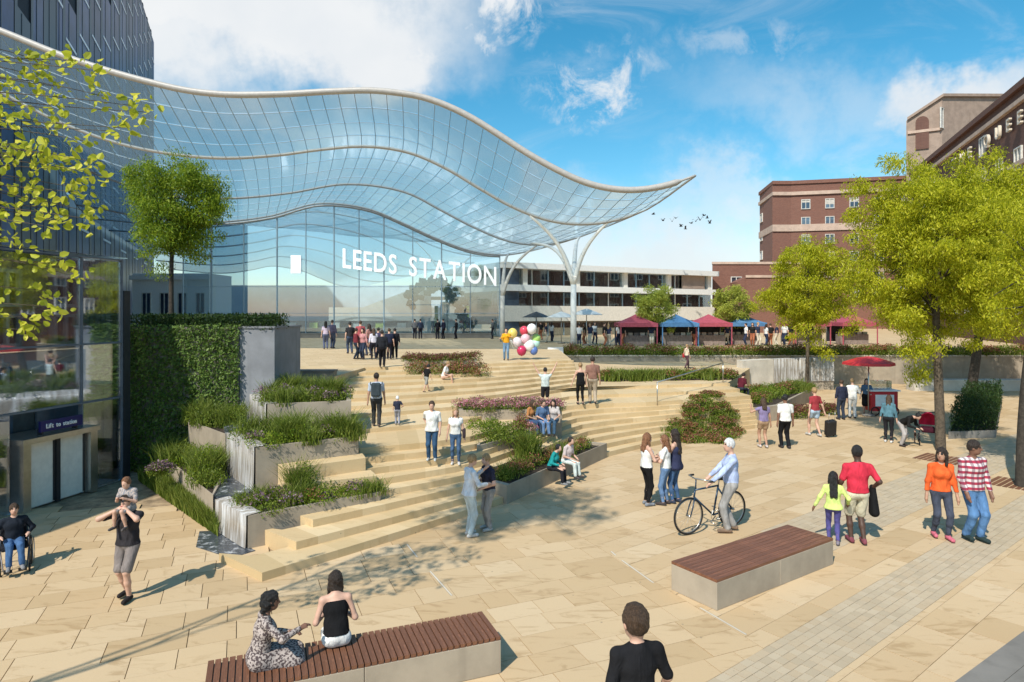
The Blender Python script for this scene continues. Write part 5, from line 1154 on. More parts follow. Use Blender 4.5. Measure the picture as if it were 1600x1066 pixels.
def walk(a=.2, sw=.16, **k):
    d = dict(fl=(-.09, a, .09), fr=(.09, -a, .10), hl=(-.27, -sw, .82), hr=(.27, sw, .83), ph=.915); d.update(k); return d
def sit(hh=.5, reach=.44, **k):
    d = dict(ph=hh, fl=(-.11, reach, .08), fr=(.11, reach, .08), hl=(-.14, .34, hh + .10), hr=(.14, .34, hh + .10), lean=6); d.update(k); return d
def bag(name, size, off, col, key='chest', strap=True):
    def f(o, J):
        c = np.array(J[key]) + off; s = J['s']; mb = MB(); mb.box((0, 0, 0), size); me = mb.mesh(name)
        for v in me.vertices: v.co = v.co * s
        b = link(name, me, fabric(col), o, False); b.location = Vector(c) * s; bevel(b, min(size) * .3 * s, 3)
        if strap:
            for a in (J['SL'], J['SR']) if key == 'chest' else (J['SL'],):
                mb = MB(); mb.tube([Vector(a) * s + Vector((0, .03, .07)) * s, Vector(a) * s + Vector((0, -.10, .03)) * s, Vector(c) * s], .016 * s, 5); mb.build('strap', fabric(col), o, False)
    return f
JEAN = (.045, .085, .17); JEANL = (.13, .22, .38); NAVY = (.02, .025, .05); BLK = (.012, .012, .013); WHT = (.72, .72, .70); GRY = (.28, .27, .26)
def at_px(x, y, hp, z=None, mn=.80):
    p = hit(x, y) if z is None else gnd(x, y, z); return p, hp * p.y / FPX
# --- benches
def bench(A, d, L, Wd, h, label, cross=True, n=44, topm=None, basem=None):
    d = Vector(d).normalized(); n_ = Vector((-d.y, d.x)); A = Vector(A); e = empty('bench', (A.x, A.y, 0), label, 'bench')
    qd_ = [A, A + d * L, A + d * L + n_ * Wd, A + n_ * Wd]; seg = 2
    for k in range(seg):
        a, b = A + d * (L * k / seg + .003), A + d * (L * (k + 1) / seg - .003); bb = MB().prism([tuple(a), tuple(b), tuple(b + n_ * Wd), tuple(a + n_ * Wd)], 0, h - .045).build('plinth_block', basem or CONC, e); bevel(bb, .008)
    ang = math.atan2(d.y, d.x); me = None
    for i in range(n):
        if cross: c = A + d * (L * (i + .5) / n) + n_ * Wd / 2; sz = (L / n - .014, Wd - .004, .042)
        else: c = A + d * L / 2 + n_ * (Wd * (i + .5) / n); sz = (L - .004, Wd / n - .006, .042)
        if me is None: me = MB().box((0, 0, 0), sz).mesh('slat'); me.materials.append(topm or (WOOD if cross else WOOD_L))
        o = bpy.data.objects.new('slat', me); COL.objects.link(o); o.parent = e; o.location = (c.x - A.x, c.y - A.y, h - .022); o.rotation_euler = (0, 0, ang)
    return e
b1r = Vector((-.13, 7.83)); bd1 = Vector((.93, .37)).normalized()
bench(b1r - bd1 * 3.3, bd1, 3.3, .72, .45, 'near timber slatted concrete bench with two women seated')
b2 = gnd(1120, 955).xy; bd2 = (gnd(1302, 882).xy - b2).normalized()
bench(b2, bd2, 3.15, .88, .46, 'brown timber topped concrete bench right of the cyclist', False, 9)
b3 = gnd(1490, 1066, .45).xy; b3d = (gnd(1600, 985, .45).xy - b3).normalized(); bench(b3 - b3d * .9 - Vector((-b3d.y, b3d.x)) * .9, b3d, 3.4, .9, .45, 'dark grey stone bench cut off by the lower right corner', False, 3, CONC_D, CONC_D)
# ------------------------------------------------------------ foreground people
F_, H_, Z_ = 'foreground', None, None
p, h = at_px(1470, 842, 142); person(p, h, 168, 'woman in orange top and dark jeans walking beside the man in plaid', skin='tan', top=(.72, .12, .03), sleeve=1, legs=(.06, .07, .10), leg='slim', shoe=(.62, .16, .22), hair='long', hairc='dark', female=True, pose=walk(.10, .06, yaw=-38, hl=(-.24, .12, .82)))
p, h = at_px(1520, 845, 157); person(p, h, 186, 'man in red plaid shirt and blue jeans at the right', skin='brown', top=(.34, .03, .06), pat='plaid', sleeve=1, hem=.06, legs=(.10, .21, .40), shoe=(.03, .05, .05), hair='short', hairc='dark', pose=walk(.05, .03, yaw=42, hl=(-.21, .14, .86), hr=(.22, .12, .86)))
def coat(o, J):
    s = J['s']; f = Field(); w = J['WR']; f.cap(w + [.01, 0, .02], w + [.03, -.02, -.42], .05, .085, .04, (1.4, (0, 1, 0))); V, Q = f.mesh(.02); link('folded_coat', mesh_np('folded_coat', V * s, Q), fabric(BLK), o, False)
p, h = at_px(1340, 850, 153); person(p, h, -8, 'man in crimson tee and cream shorts seen from behind with a dark coat', skin='dark', top=(.58, .035, .065), sleeve=.6, hem=.03, legs=(.62, .58, .44), leg='shorts', shoe=(.20, .06, .08), hair='crop', hairc='black', pose=walk(.05, .02, hl=(-.33, .10, .80), hr=(.27, .08, .98)), extra=coat)
p, h = at_px(1302, 850, 112); person(p, h, -22, 'girl in lime jacket with long black hair holding the man\'s hand', skin='brown', top=(.60, .72, .22), sleeve=1, hem=.10, legs=(.10, .09, .27), leg='slim', shoe=(.20, .18, .22), hair='vlong', hairc='black', female=True, child=True, pose=walk(.10, .05, hl=(-.42, .02, .86), hr=(.33, .12, .98)))
p = at(990, 1002, 5.9); person((1.12, 5.75, 0), 1.74, 14, 'man in black tee at the bottom edge seen from behind', skin='fair', top=(.014, .014, .016), sleeve=.75, hem=.05, legs=(.04, .05, .08), hair='short', hairc='brown', headk=1.3, pose=walk(.12, .10, hl=(-.30, .02, .84), hr=(.32, .14, .90), yaw=6), res=.009)
# father with a child on his shoulders
p, h = at_px(200, 935, 166); o, J = person(p, h, 176, 'man in dark tee and grey shorts carrying a child on his shoulders', skin='fair', top=(.035, .032, .036), sleeve=.55, hem=.05, legs=(.22, .19, .18), leg='shorts', shoe=(.03, .025, .025), hair='short', hairc='dark', glasses=True, pose=walk(.10, 0, hl=(-.10, .17, 1.50), hr=(.10, .17, 1.49), pl=(-1, .1, -.6), prr=(1, .1, -.6)))
sh = W2(o, (0, -.03, 1.46 * J['s'])); person(Vector((sh.x, sh.y, sh.z - .50 * .66)), 1.02, 176, 'small child in check shirt riding on a man\'s shoulders', skin='fair', top=(.20, .20, .22), pat='speckle', sleeve=.6, legs=(.25, .24, .24), leg='shorts', shoe=(.10, .09, .09), hair='short', hairc='auburn', child=True, pose=dict(ph=.62, fl=(-.16, .36, .22), fr=(.16, .36, .22), hl=(-.12, .30, .92), hr=(.12, .30, .92), lean=8), res=.012)
# wheelchair user
p = gnd(22, 888); fc = -140; WCH = [plain('chair_frame', (.10, .10, .11), .35, .6), BLACK, fabric((.02, .022, .03))]
t = empty('wheelchair', p, 'manual wheelchair at the left edge of the plaza', 'wheelchair'); t.rotation_euler = (0, 0, R(fc)); t.scale = (.82,) * 3
def loc_build(mb, n, m, par): return mb.build(n, m, par, False)
for sx in (-1, 1):
    w_ = loc_build(MB().ring((sx * .29, -.10, .30), (1, 0, 0), .29, .016), 'wheel', BLACK, t)
    mb = MB().ring((sx * .335, -.10, .30), (1, 0, 0), .25, .009)
    for k in range(10): an = k * math.pi / 5; mb.tube([(sx * .29, -.10, .30), (sx * .29, -.10 + .28 * math.cos(an), .30 + .28 * math.sin(an))], .003, 4)
    loc_build(mb, 'push_rim', STEEL, w_)
    loc_build(MB().ring((sx * .24, .38, .08), (1, 0, 0), .07, .018, 14), 'caster', BLACK, t)
    mb = MB(); mb.tube([(sx * .235, -.22, .95), (sx * .235, -.20, .48), (sx * .235, .30, .48), (sx * .20, .42, .14), (sx * .12, .52, .12)], .014, 7); mb.tube([(sx * .235, -.2, .70), (sx * .235, .22, .70), (sx * .235, .26, .48)], .014, 7); mb.tube([(sx * .235, -.22, .95), (sx * .235, -.36, .97)], .018, 7); mb.tube([(sx * .235, .3, .48), (sx * .24, .36, .10)], .012, 6); loc_build(mb, 'frame', WCH[0], t)
    loc_build(MB().box((sx * .12, .52, .11), (.14, .16, .02)), 'footrest', BLACK, t); loc_build(MB().box((sx * .245, .02, .715), (.05, .34, .03)), 'armrest', BLACK, t)
bevel(loc_build(MB().box((0, .06, .485), (.44, .46, .06)), 'seat', WCH[2], t), .02); bevel(loc_build(MB().box((0, -.21, .72), (.44, .04, .44)), 'backrest', WCH[2], t), .015)
person(p + Vector((0, 0, .01)), 1.32, fc, 'man in navy tee and jeans sitting in a wheelchair', skin='fair', top=(.015, .02, .03), sleeve=1, legs=(.06, .13, .27), shoe=(.25, .25, .26), hair='short', hairc='brown', pose=sit(.63, .52, hl=(-.26, .18, .80), hr=(.26, .18, .80), fl=(-.12, .58, .22), fr=(.12, .58, .22), lean=-3))
# women on the near bench
bt = lambda u, v: Vector(((b1r - bd1 * u).x - bd1.y * v, (b1r - bd1 * u).y + bd1.x * v, 0))
c = bt(2.76, .42); person(c, 1.50, -62, 'woman with dark curly hair and patterned dress sitting on the near bench', skin='brown', top=(.07, .05, .05), pat='speckle', sleeve=1, hem=.05, legs=(.07, .05, .05), leg='longskirt', shoe=(.05, .03, .03), hair='curly', hairc='black', female=True, pose=dict(ph=.64, fl=(-.06, .46, .16), fr=(.14, .46, .10), hl=(-.10, .40, .82), hr=(.22, .48, .98), lean=10, yaw=-12), res=.010)
c = bt(1.90, .52); person(c, 1.56, 20, 'woman with long dark hair, black camisole and white trousers on the near bench', skin='fair', top=(.010, .010, .011), sleeve=0, legs=(.72, .71, .69), shoe=(.5, .45, .4), hair='vlong', hairc='dark', female=True, pose=dict(ph=.63, fl=(-.10, .42, .10), fr=(.10, .46, .10), hl=(-.13, .34, .80), hr=(.13, .34, .80), lean=20, pitch=-32, yaw=22), res=.010)
# cyclist
p, h = at_px(1142, 832, 146); o, J = person(p, h, 82, 'older man in pale blue shirt and grey trousers wheeling a bicycle', skin='fair', top=(.42, .50, .72), sleeve=1, hem=.02, legs=(.33, .32, .31), shoe=(.20, .14, .10), hair='crop', hairc='white', pose=walk(.07, 0, hl=(-.30, .40, 1.00), hr=(-.02, .42, 1.0), yaw=14))
bk = empty('bicycle', gnd(1095, 828), 'dark blue bicycle wheeled by the man in the pale blue shirt', 'bicycle')
A_, B_ = gnd(1072, 836), gnd(1127, 808); fwd = Vector((-.90, -.43, 0)); mid_ = gnd(1076, 836) - fwd * .57; bk.scale = (1.12,) * 3; bk.location = (mid_.x, mid_.y, 0); bk.rotation_euler = (0, 0, math.atan2(fwd.y, fwd.x))
FR = plain('bicycle_paint', (.02, .05, .09), .3, .2); RW_ = .335; WB_ = 1.02
for x in (WB_ / 2, -WB_ / 2):
    w_ = loc_build(MB().ring((x, 0, RW_), (0, 1, 0), RW_ - .02, .018, 36), 'tyre', BLACK, bk); mb = MB().ring((x, 0, RW_), (0, 1, 0), RW_ - .045, .009, 36)
    for k in range(16): an = k * math.pi / 8; mb.tube([(x, (.02 if k % 2 else -.02), RW_), (x + (RW_ - .05) * math.cos(an), 0, RW_ + (RW_ - .05) * math.sin(an))], .002, 3)
    mb.tube([(x, -.05, RW_), (x, .05, RW_)], .02, 8); loc_build(mb, 'rim', STEEL, w_)
S_ = (-.18, 0, .80); Bb = (-.06, 0, .28); Hd = (.36, 0, .78); Hb = (.385, 0, .66)
mb = MB()
for a, b in ((S_, Bb), (S_, Hd), (Bb, Hb), (Hd, Hb), (Bb, (-WB_ / 2, 0, RW_)), ((-.17, 0, .76), (-WB_ / 2, 0, RW_))): mb.tube([a, b], .017, 8)
loc_build(mb, 'frame', FR, bk); mb = MB()
for y in (-.05, .05): mb.tube([(.40, y * .6, .64), (.45, y, .5), (WB_ / 2, y, RW_)], .012, 6)
mb.tube([(.35, 0, .78), (.34, 0, .97)], .013, 6); loc_build(mb, 'fork', FR, bk); mb = MB(); mb.tube([(.24, -.26, .98), (.33, -.2, 1.0), (.36, 0, .98), (.33, .2, 1.0), (.24, .26, .98)], .013, 7); loc_build(mb, 'handlebar', STEEL, bk)
for y in (-1, 1): loc_build(MB().tube([(.25, y * .25, .98), (.16, y * .27, .97)], .019, 8), 'grip', BLACK, bk)
mb = MB(); mb.tube([S_, (-.20, 0, .92)], .012, 6); loc_build(mb, 'seat_post', STEEL, bk); mb = MB(); mb.tube([(-.33, 0, .95), (-.24, 0, .955), (-.08, 0, .94)], [.075, .07, .02], 10); loc_build(mb, 'saddle', BLACK, bk)
mb = MB().ring((-.06, .05, .28), (0, 1, 0), .09, .006, 20); mb.tube([(-.06, .06, .28), (.06, .07, .18), (.06, .16, .18)], .011, 6); mb.tube([(-.06, -.06, .28), (-.18, -.07, .38), (-.18, -.16, .38)], .011, 6); mb.tube([(-.06, .05, .37), (-.5, .05, .37)], .005, 4); mb.tube([(-.06, .05, .19), (-.5, .05, .30)], .005, 4); loc_build(mb, 'crankset', STEEL, bk)
# three women chatting
p, h = at_px(1010, 790, 112); person(p, h, -70, 'woman in white strapless top and black jeans holding a phone', skin='fair', top=WHT, sleeve=0, legs=BLK, leg='slim', shoe=(.20, .22, .25), hair='long', hairc='auburn', female=True, pose=dict(hl=(-.12, .28, 1.14), hr=(.14, .30, 1.16), pitch=-12))
p, h = at_px(1040, 789, 108); person(p, h, 62, 'woman in white top and jeans in the middle of three chatting', skin='fair', top=WHT, sleeve=.5, legs=JEANL, leg='slim', shoe=(.06, .05, .05), hair='long', hairc='auburn', female=True, pose=dict(hl=(-.16, .30, 1.10), hr=(.12, .30, 1.14)))
p, h = at_px(1056, 786, 114); person(p, h, 50, 'woman in long navy waistcoat with straight dark hair, right of three chatting', skin='fair', top=(.03, .035, .075), sleeve=0, hem=.16, legs=(.06, .12, .24), leg='slim', shoe=(.04, .05, .08), hair='vlong', hairc='dark', female=True, pose=dict(hl=(-.12, .34, 1.12), hr=(.2, .28, 1.10)))
# embracing couple
p, h = at_px(733, 838, 127); person(p, h, -60, 'fair haired woman in white shirt and pale jeans hugging her partner', skin='fair', top=(.70, .71, .74), sleeve=1, hem=.08, legs=(.52, .60, .62), shoe=(.6, .58, .55), hair='short', hairc='fair', female=True, pose=dict(hl=(-.02, .36, 1.38), hr=(.18, .34, 1.12), lean=4))
p, h = at_px(764, 828, 118); person(p, h, 120, 'person in dark waistcoat and grey jeans being hugged at the steps', skin='fair', top=(.03, .03, .05), sleeve=.5, legs=(.30, .29, .28), shoe=(.45, .44, .42), hair='short', hairc='fair', pose=dict(hl=(-.22, .26, 1.05), hr=(.10, .30, 1.10), lean=4))
# on the stairs
def sp(x, y, hp, *a, **k): p, h = at_px(x, y, hp); return person(p, h, *a, **k)
sp(675, 728, 92, 178, 'man in white tee and jeans coming down the steps', skin='fair', top=WHT, sleeve=.55, hem=.10, legs=(.035, .08, .15), shoe=(.5, .52, .52), hairc='brown', pose=dict(hl=(-.24, .02, .86), hr=(.14, -.16, .98)))
sp(712, 726, 88, 182, 'woman in white top and jeans with a shoulder bag on the steps', skin='fair', top=WHT, sleeve=.3, legs=(.06, .11, .20), leg='slim', shoe=(.6, .58, .56), hair='long', hairc='fair', female=True, extra=bag('shoulder_bag', (.10, .24, .28), [-.26, 0, -.32], (.05, .035, .04), 'chest', True))
sp(588, 667, 84, 8, 'man with dark backpack and pale blue shirt climbing the steps', skin='tan', top=(.42, .47, .55), sleeve=.5, legs=(.04, .042, .045), shoe=(.10, .08, .07), hairc='dark', pose=walk(.12, .05), extra=bag('backpack', (.30, .17, .44), [0, -.20, -.05], (.045, .06, .07)))
sp(621, 665, 46, 10, 'small child in white cap and navy top beside the man with backpack', skin='fair', top=(.03, .035, .06), sleeve=.5, legs=(.35, .36, .42), shoe=(.12, .1, .1), hair='cap', hairc=(.75, .75, .75), child=True, pose=walk(.08, .04, hr=(.26, .16, 1.05)))
sp(666, 613, 44, -40, 'dark haired child in black running on the steps', skin='fair', top=BLK, sleeve=.5, legs=(.30, .30, .28), leg='shorts', hairc='black', child=True, pose=walk(.30, .2, lean=14))
p = at(693, 602, 24.6); person(Vector((p.x, p.y, p.z)), 1.35, -100, 'woman in white sitting by the russet planting on the upper steps', skin='fair', top=WHT, sleeve=.5, legs=(.62, .40, .30), leg='shorts', shoe=(.6, .5, .45), hair='short', hairc='fair', female=True, pose=sit(.42, .46, fl=(-.1, .42, .1), fr=(.1, .5, .1), lean=18))
p = at(852, 625, 21.8); person(Vector((p.x, p.y, 1.17)), 1.38, 2, 'man in pale tee with both arms raised behind the pink flowers', skin='fair', top=(.55, .62, .60), sleeve=.4, legs=(.02, .02, .025), leg='shorts', hairc='black', pose=dict(hl=(-.50, .06, 1.90), hr=(.52, .06, 1.96), pl=(-1, 0, -.4), prr=(1, 0, -.4)))
sp(907, 638, 66, 4, 'woman in sleeveless black outfit on the right steps', skin='fair', top=BLK, sleeve=0, legs=BLK, leg='slim', hair='bun', hairc='fair', female=True, pose=walk(.08, .05, hl=(-.36, .06, .84)))
sp(926, 636, 74, -4, 'man in brown tee and beige trousers on the right steps', skin='tan', top=(.24, .13, .10), sleeve=.55, legs=(.40, .33, .25), hairc='dark', pose=walk(.10, .05))
# seated on planters
def seat(x, y, Y, zs, h, face, label, **k):
    pz = k.pop('pose'); X = (x - 800) / FPX * Y; s = h / 1.75; return person((X, Y, zs - (pz['ph'] - .10) * s), h, face, label, pose=pz, **k)
seat(826, 0, 19.05, 1.16, 1.32, -125, 'leftmost of three friends on the pink flower planter, orange top', skin='tan', top=(.5, .22, .08), sleeve=.6, legs=JEAN, hair='long', hairc='brown', female=True, pose=sit(.56, .5, lean=14))
seat(846, 0, 19.1, 1.16, 1.34, -160, 'middle of three friends on the pink flower planter, denim shirt', skin='fair', top=(.10, .17, .30), sleeve=.8, legs=JEANL, hairc='brown', pose=sit(.56, .5, lean=16))
seat(866, 0, 19.15, 1.16, 1.32, 165, 'rightmost of three friends on the pink flower planter, pale top', skin='fair', top=(.55, .50, .48), sleeve=.6, legs=(.05, .10, .16), hair='long', hairc='dark', female=True, pose=sit(.56, .5, lean=12, fl=(-.1, .55, .08), fr=(.1, .5, .08)))
seat(861, 0, 16.25, .44, 1.32, -115, 'woman in teal top sitting on the seat planter', skin='fair', top=(.02, .30, .30), sleeve=1, legs=(.02, .02, .025), shoe=(.3, .3, .3), hair='short', hairc='black', female=True, pose=sit(.55, .46, lean=20, pitch=-20))
seat(884, 0, 17.0, .44, 1.36, -130, 'person in pale top and white trousers sitting beside the teal top', skin='fair', top=(.66, .55, .54), sleeve=.6, legs=(.62, .70, .68), shoe=(.08, .07, .07), hair='short', hairc='dark', pose=sit(.55, .48, lean=16, pitch=-18))
# mid plaza
sp(1193, 700, 78, 2, 'girl in purple top and tan shorts raising a hand', skin='tan', top=(.22, .18, .32), sleeve=.3, legs=(.36, .24, .15), leg='hot', shoe=(.5, .45, .42), hair='long', hairc='brown', female=True, pose=walk(.06, .03, hl=(-.36, .22, 1.42), pl=(-1, 0, -.6)))
sp(1227, 701, 84, 0, 'man in white tee and black trousers seen from behind in mid plaza', skin='brown', top=WHT, sleeve=.5, hem=.06, legs=(.012, .012, .014), hairc='black', pose=walk(.07, .04))
o, J = sp(1273, 682, 76, 12, 'woman in red top and denim shorts pulling a black suitcase', skin='fair', top=(.30, .04, .05), sleeve=.5, legs=(.35, .45, .55), leg='hot', shoe=(.5, .48, .45), hair='short', hairc='fair', female=True, pose=walk(.18, .05, hr=(.34, -.10, .82)))
sc = gnd(1297, 683); t = empty('suitcase', sc, 'black wheeled suitcase behind the woman in the red top', 'suitcase'); t.rotation_euler = (R(14), R(-8), R(10))
bevel(loc_build(MB().box((0, 0, .36), (.36, .22, .56)), 'shell', BLACK, t), .04, 3); hd = MB(); hd.tube([(-.12, -.05, .62), (-.12, -.05, .95), (.12, -.05, .95), (.12, -.05, .62)], .010, 6); loc_build(hd, 'handle', STEEL, t)
for sx in (-.13, .13): loc_build(MB().ring((sx, 0, .05), (1, 0, 0), .03, .018, 12), 'wheel', BLACK, t)
sp(1315, 656, 62, 5, 'man in navy jacket and jeans queuing at the food cart', skin='fair', top=(.025, .03, .055), sleeve=1, legs=(.035, .045, .07), hairc='brown')
sp(1332, 654, 62, -15, 'person in white shirt and white trousers at the food cart', skin='fair', top=WHT, sleeve=1, legs=(.62, .62, .60), hairc='fair', pose=dict(hr=(.2, .3, 1.1)))
sp(1354, 648, 56, 150, 'woman in blue top and black skirt at the food cart', skin='fair', top=(.10, .18, .28), sleeve=.6, legs=BLK, leg='skirt', hair='long', hairc='dark', female=True, pose=dict(hl=(-.2, .3, 1.05)))
sp(1388, 692, 74, -40, 'woman in teal denim jacket and black trousers by the pram', skin='fair', top=(.09, .19, .24), sleeve=1, legs=(.02, .02, .025), leg='slim', shoe=(.6, .6, .58), hair='long', hairc='brown', female=True, pose=dict(lean=8))
sp(1409, 697, 70, -150, 'man in black hoodie and grey trousers bending forward', skin='fair', top=(.015, .014, .014), sleeve=1, legs=(.40, .37, .36), hair='short', hairc='black', pose=dict(lean=58, hl=(-.16, .62, .78), hr=(.16, .62, .80), ph=.90, fl=(-.14, -.05, .08), fr=(.14, .05, .08)))
# pram
pc = gnd(1450, 694); t = empty('pram', pc, 'pushchair with crimson hood beside the tree trunk', 'pushchair'); t.rotation_euler = (0, 0, R(150)); PINK = fabric((.60, .03, .09))
hood = MB(); nn_ = 9
for k in range(nn_):
    pass
vs, fs = [], []
for i in range(9):
    a = math.pi * (-.05 + .62 * i / 8)
    for j in range(9): b_ = math.pi * j / 8; vs.append((-.26 * math.cos(b_), .05 - .42 * math.cos(a) * (.35 + .65 * math.sin(b_)), .62 + .42 * math.sin(a) * (.25 + .75 * math.sin(b_)) + .04))
for i in range(8):
    for j in range(8): fs.append((i * 9 + j, i * 9 + j + 1, (i + 1) * 9 + j + 1, (i + 1) * 9 + j))
loc_build(MB().add(vs, fs, 0, True), 'hood', PINK, t); bevel(loc_build(MB().box((0, .05, .50), (.40, .55, .16)), 'seat', fabric((.05, .01, .02)), t), .05, 3)
mb = MB()
for sx in (-.24, .24): mb.tube([(sx, -.55, 1.0), (sx, -.2, .60), (sx, .42, .16)], .014, 6); mb.tube([(sx, .30, .62), (sx, -.34, .16)], .014, 6)
mb.tube([(-.24, -.55, 1.0), (.24, -.55, 1.0)], .016, 6); loc_build(mb, 'frame', DARK, t)
for x in (-.26, .26):
    for y, r in ((-.36, .15), (.42, .12)): loc_build(MB().ring((x, y, r), (1, 0, 0), r - .02, .022, 20), 'wheel', BLACK, t)
sp(1430, 694, 22, 60, 'toddler crouching between the couple and the pram', skin='fair', top=(.12, .06, .04), sleeve=1, legs=(.10, .08, .07), hairc='brown', child=True)
# food cart with red parasol
pc = gnd(1375, 648); t = empty('food_cart', pc, 'small red and white food cart under a red parasol', 'food cart'); REDP = plain('cart_red', (.55, .03, .035), .45); 
bevel(loc_build(MB().box((0, 0, .62), (1.15, .7, .85)), 'body', REDP, t), .02); loc_build(MB().box((0, -.356, .66), (.8, .012, .5)), 'front_panel', WHITE, t); loc_build(MB().box((0, 0, 1.08), (1.3, .85, .05)), 'counter', WHITE, t); loc_build(MB().box((.1, .1, 1.30), (.7, .4, .36)), 'glass_case', G_MID, t)
for x in (-.42, .42): loc_build(MB().ring((x, -.38, .2), (0, 1, 0), .17, .025, 20), 'wheel', BLACK, t)
pu = empty('parasol', gnd(1357, 650), 'red parasol over the food cart', 'parasol'); hP = 2.55
loc_build(MB().tube([(0, 0, 0), (0, 0, hP)], .025, 8), 'pole', STEEL, pu); loc_build(MB().lathe((0, 0, 0), [(0, hP + .02), (.45, hP - .06), (1.0, hP - .25), (1.02, hP - .36), (.98, hP - .28), (.43, hP - .10), (0, hP - .03)], 8, 0, True), 'canopy', REDP, pu)
for k in range(8): a = k * math.pi / 4 + math.pi / 8; loc_build(MB().tube([(0, 0, hP - .05), (math.cos(a) * .97, math.sin(a) * .97, hP - .31)], .012, 4), 'rib', STEEL, pu)
loc_build(MB().lathe((0, 0, 0), [(.25, 0), (.25, .06), (.05, .10), (.0, .10)], 14), 'base', CONC_D, pu)
# others on the terrace
p = at(1157, 608, 27.3); person(Vector((p.x, p.y, .62 - .45 * .8 + .5)), 1.45, -60, 'man in dark red top sitting among the planting right of the steps', skin='fair', top=(.10, .015, .025), sleeve=.6, legs=(.04, .045, .06), hairc='dark', pose=sit(.55, .46, lean=18, pitch=-20))
sp(1073, 576, 38, -70, 'woman in cream top with a red bag walking along the upper path', skin='fair', top=(.62, .55, .42), sleeve=.5, legs=(.09, .05, .06), hair='short', hairc='fair', female=True, pose=walk(.2, .1), extra=bag('red_bag', (.12, .3, .3), [-.28, 0, -.35], (.40, .03, .04), 'chest', True))
# balloon seller
o, J = sp(791, 563, 50, 175, 'balloon seller in orange top on the upper plaza', skin='fair', top=(.72, .34, .02), sleeve=1, hem=.04, legs=(.16, .26, .38), hairc='dark', pose=dict(hr=(-.30, .26, 1.30), hl=(.30, .2, 1.20)))
bp = o.location; COLS = dict(white=(.78, .78, .78), pink=(.70, .45, .50), yellow=(.72, .60, .15), red=(.60, .06, .10), green=(.40, .62, .16), blue=(.10, .18, .45), crimson=(.5, .03, .10), pale=(.70, .62, .65), aqua=(.45, .68, .62), orange=(.72, .40, .03))
for i, (x, y, c, r) in enumerate(((789, 528, 'orange', .19), (801, 521, 'yellow', .24), (819, 517, 'red', .22), (831, 514, 'white', .24), (821, 530, 'pink', .24), (838, 529, 'green', .21), (808, 535, 'pale', .24), (827, 540, 'white', .28), (837, 537, 'aqua', .22), (815, 548, 'crimson', .24), (834, 548, 'blue', .20))):
    c3 = at(x, y, bp.y + .3 + .12 * (i % 3)); t = empty('balloon', c3 - Vector((0, 0, .3)), ['orange balloon held before the seller\'s chest', 'yellow balloon beside the seller\'s head', 'red balloon at the top of the bunch', 'white balloon at the very top of the bunch', 'pink balloon in the middle of the bunch', 'green balloon at the right of the bunch', 'pale pink balloon at the left of the bunch', 'largest white balloon low in the bunch', 'aqua balloon behind the largest white one', 'crimson balloon at the bottom of the bunch', 'blue balloon at the bottom right of the bunch'][i], 'balloon', 'bunch of balloons')
    MB().lathe(c3, [(.001, -r * 1.12), (r * .16, -r * 1.02)] + [(r * math.cos(a) * (1 if a > 0 else .96), r * 1.06 * math.sin(a)) for a in np.linspace(-1.25, 1.5, 9)] + [(.001, r * 1.07)], 14).build('balloon_skin', plain('balloon_' + c, COLS[c], .25, var=.03, bmp=0), t)
    MB().tube([c3 - Vector((0, 0, r)), (c3 - Vector((0, 0, r + .25))) * .6 + bp * .4 + Vector((0, 0, .3)), bp + Vector((.2, -.1, .95))], .004, 4).build('string', WHITE, t)

# ------------------------------------------------------------ crowd on the upper plaza
UP = 'people gathered before the station entrance'
for i, (x, y, hp, fc, tp, lg, fm, lb) in enumerate(((509, 546, 44, 20, (.50, .42, .52), (.10, .12, .2), 1, 'woman in lilac top, leftmost of the entrance crowd'), (519, 545, 45, -10, (.10, .09, .14), (.07, .09, .15), 0, 'man in dark top second from the left before the entrance'),
    (547, 553, 50, 30, (.03, .03, .035), (.05, .07, .12), 0, 'person in black at the left of the main entrance group'), (556, 562, 46, -60, (.16, .03, .04), (.02, .03, .05), 0, 'person in dark red jacket in the entrance group'), (563, 553, 52, 10, (.34, .08, .09), (.06, .06, .08), 0, 'taller person in red top in the entrance group'), (567, 562, 44, 160, (.50, .24, .24), (.03, .04, .07), 1, 'woman in salmon top facing out of the entrance group'),
    (577, 556, 50, 60, (.40, .20, .18), (.05, .06, .1), 1, 'woman in brick pink top in the entrance group'), (584, 562, 46, 20, (.60, .58, .66), (.02, .02, .03), 1, 'person in white top with dark trousers in the entrance group'), (591, 560, 48, -20, (.06, .05, .10), (.02, .025, .04), 0, 'man in dark indigo shirt in the entrance group'), (597, 574, 58, 5, (.02, .022, .028), (.012, .012, .016), 0, 'man in black suit standing nearest in the entrance group'), (608, 562, 48, 0, (.02, .025, .05), (.012, .012, .02), 0, 'man in navy with broad shoulders in the entrance group'), (617, 561, 46, 15, (.015, .015, .02), (.012, .012, .016), 0, 'person in black, rightmost of the entrance group'))):
    p = gnd(x, y, 2.2); person(p, max(1.5, hp * p.y / 1000), fc, lb, UP, skin='fair', top=tp, sleeve=1 if i % 2 else .5, legs=lg, hair='long' if fm else 'short', hairc=['dark', 'brown', 'black'][i % 3], female=bool(fm), pose=walk(.04 * (i % 4), .03))
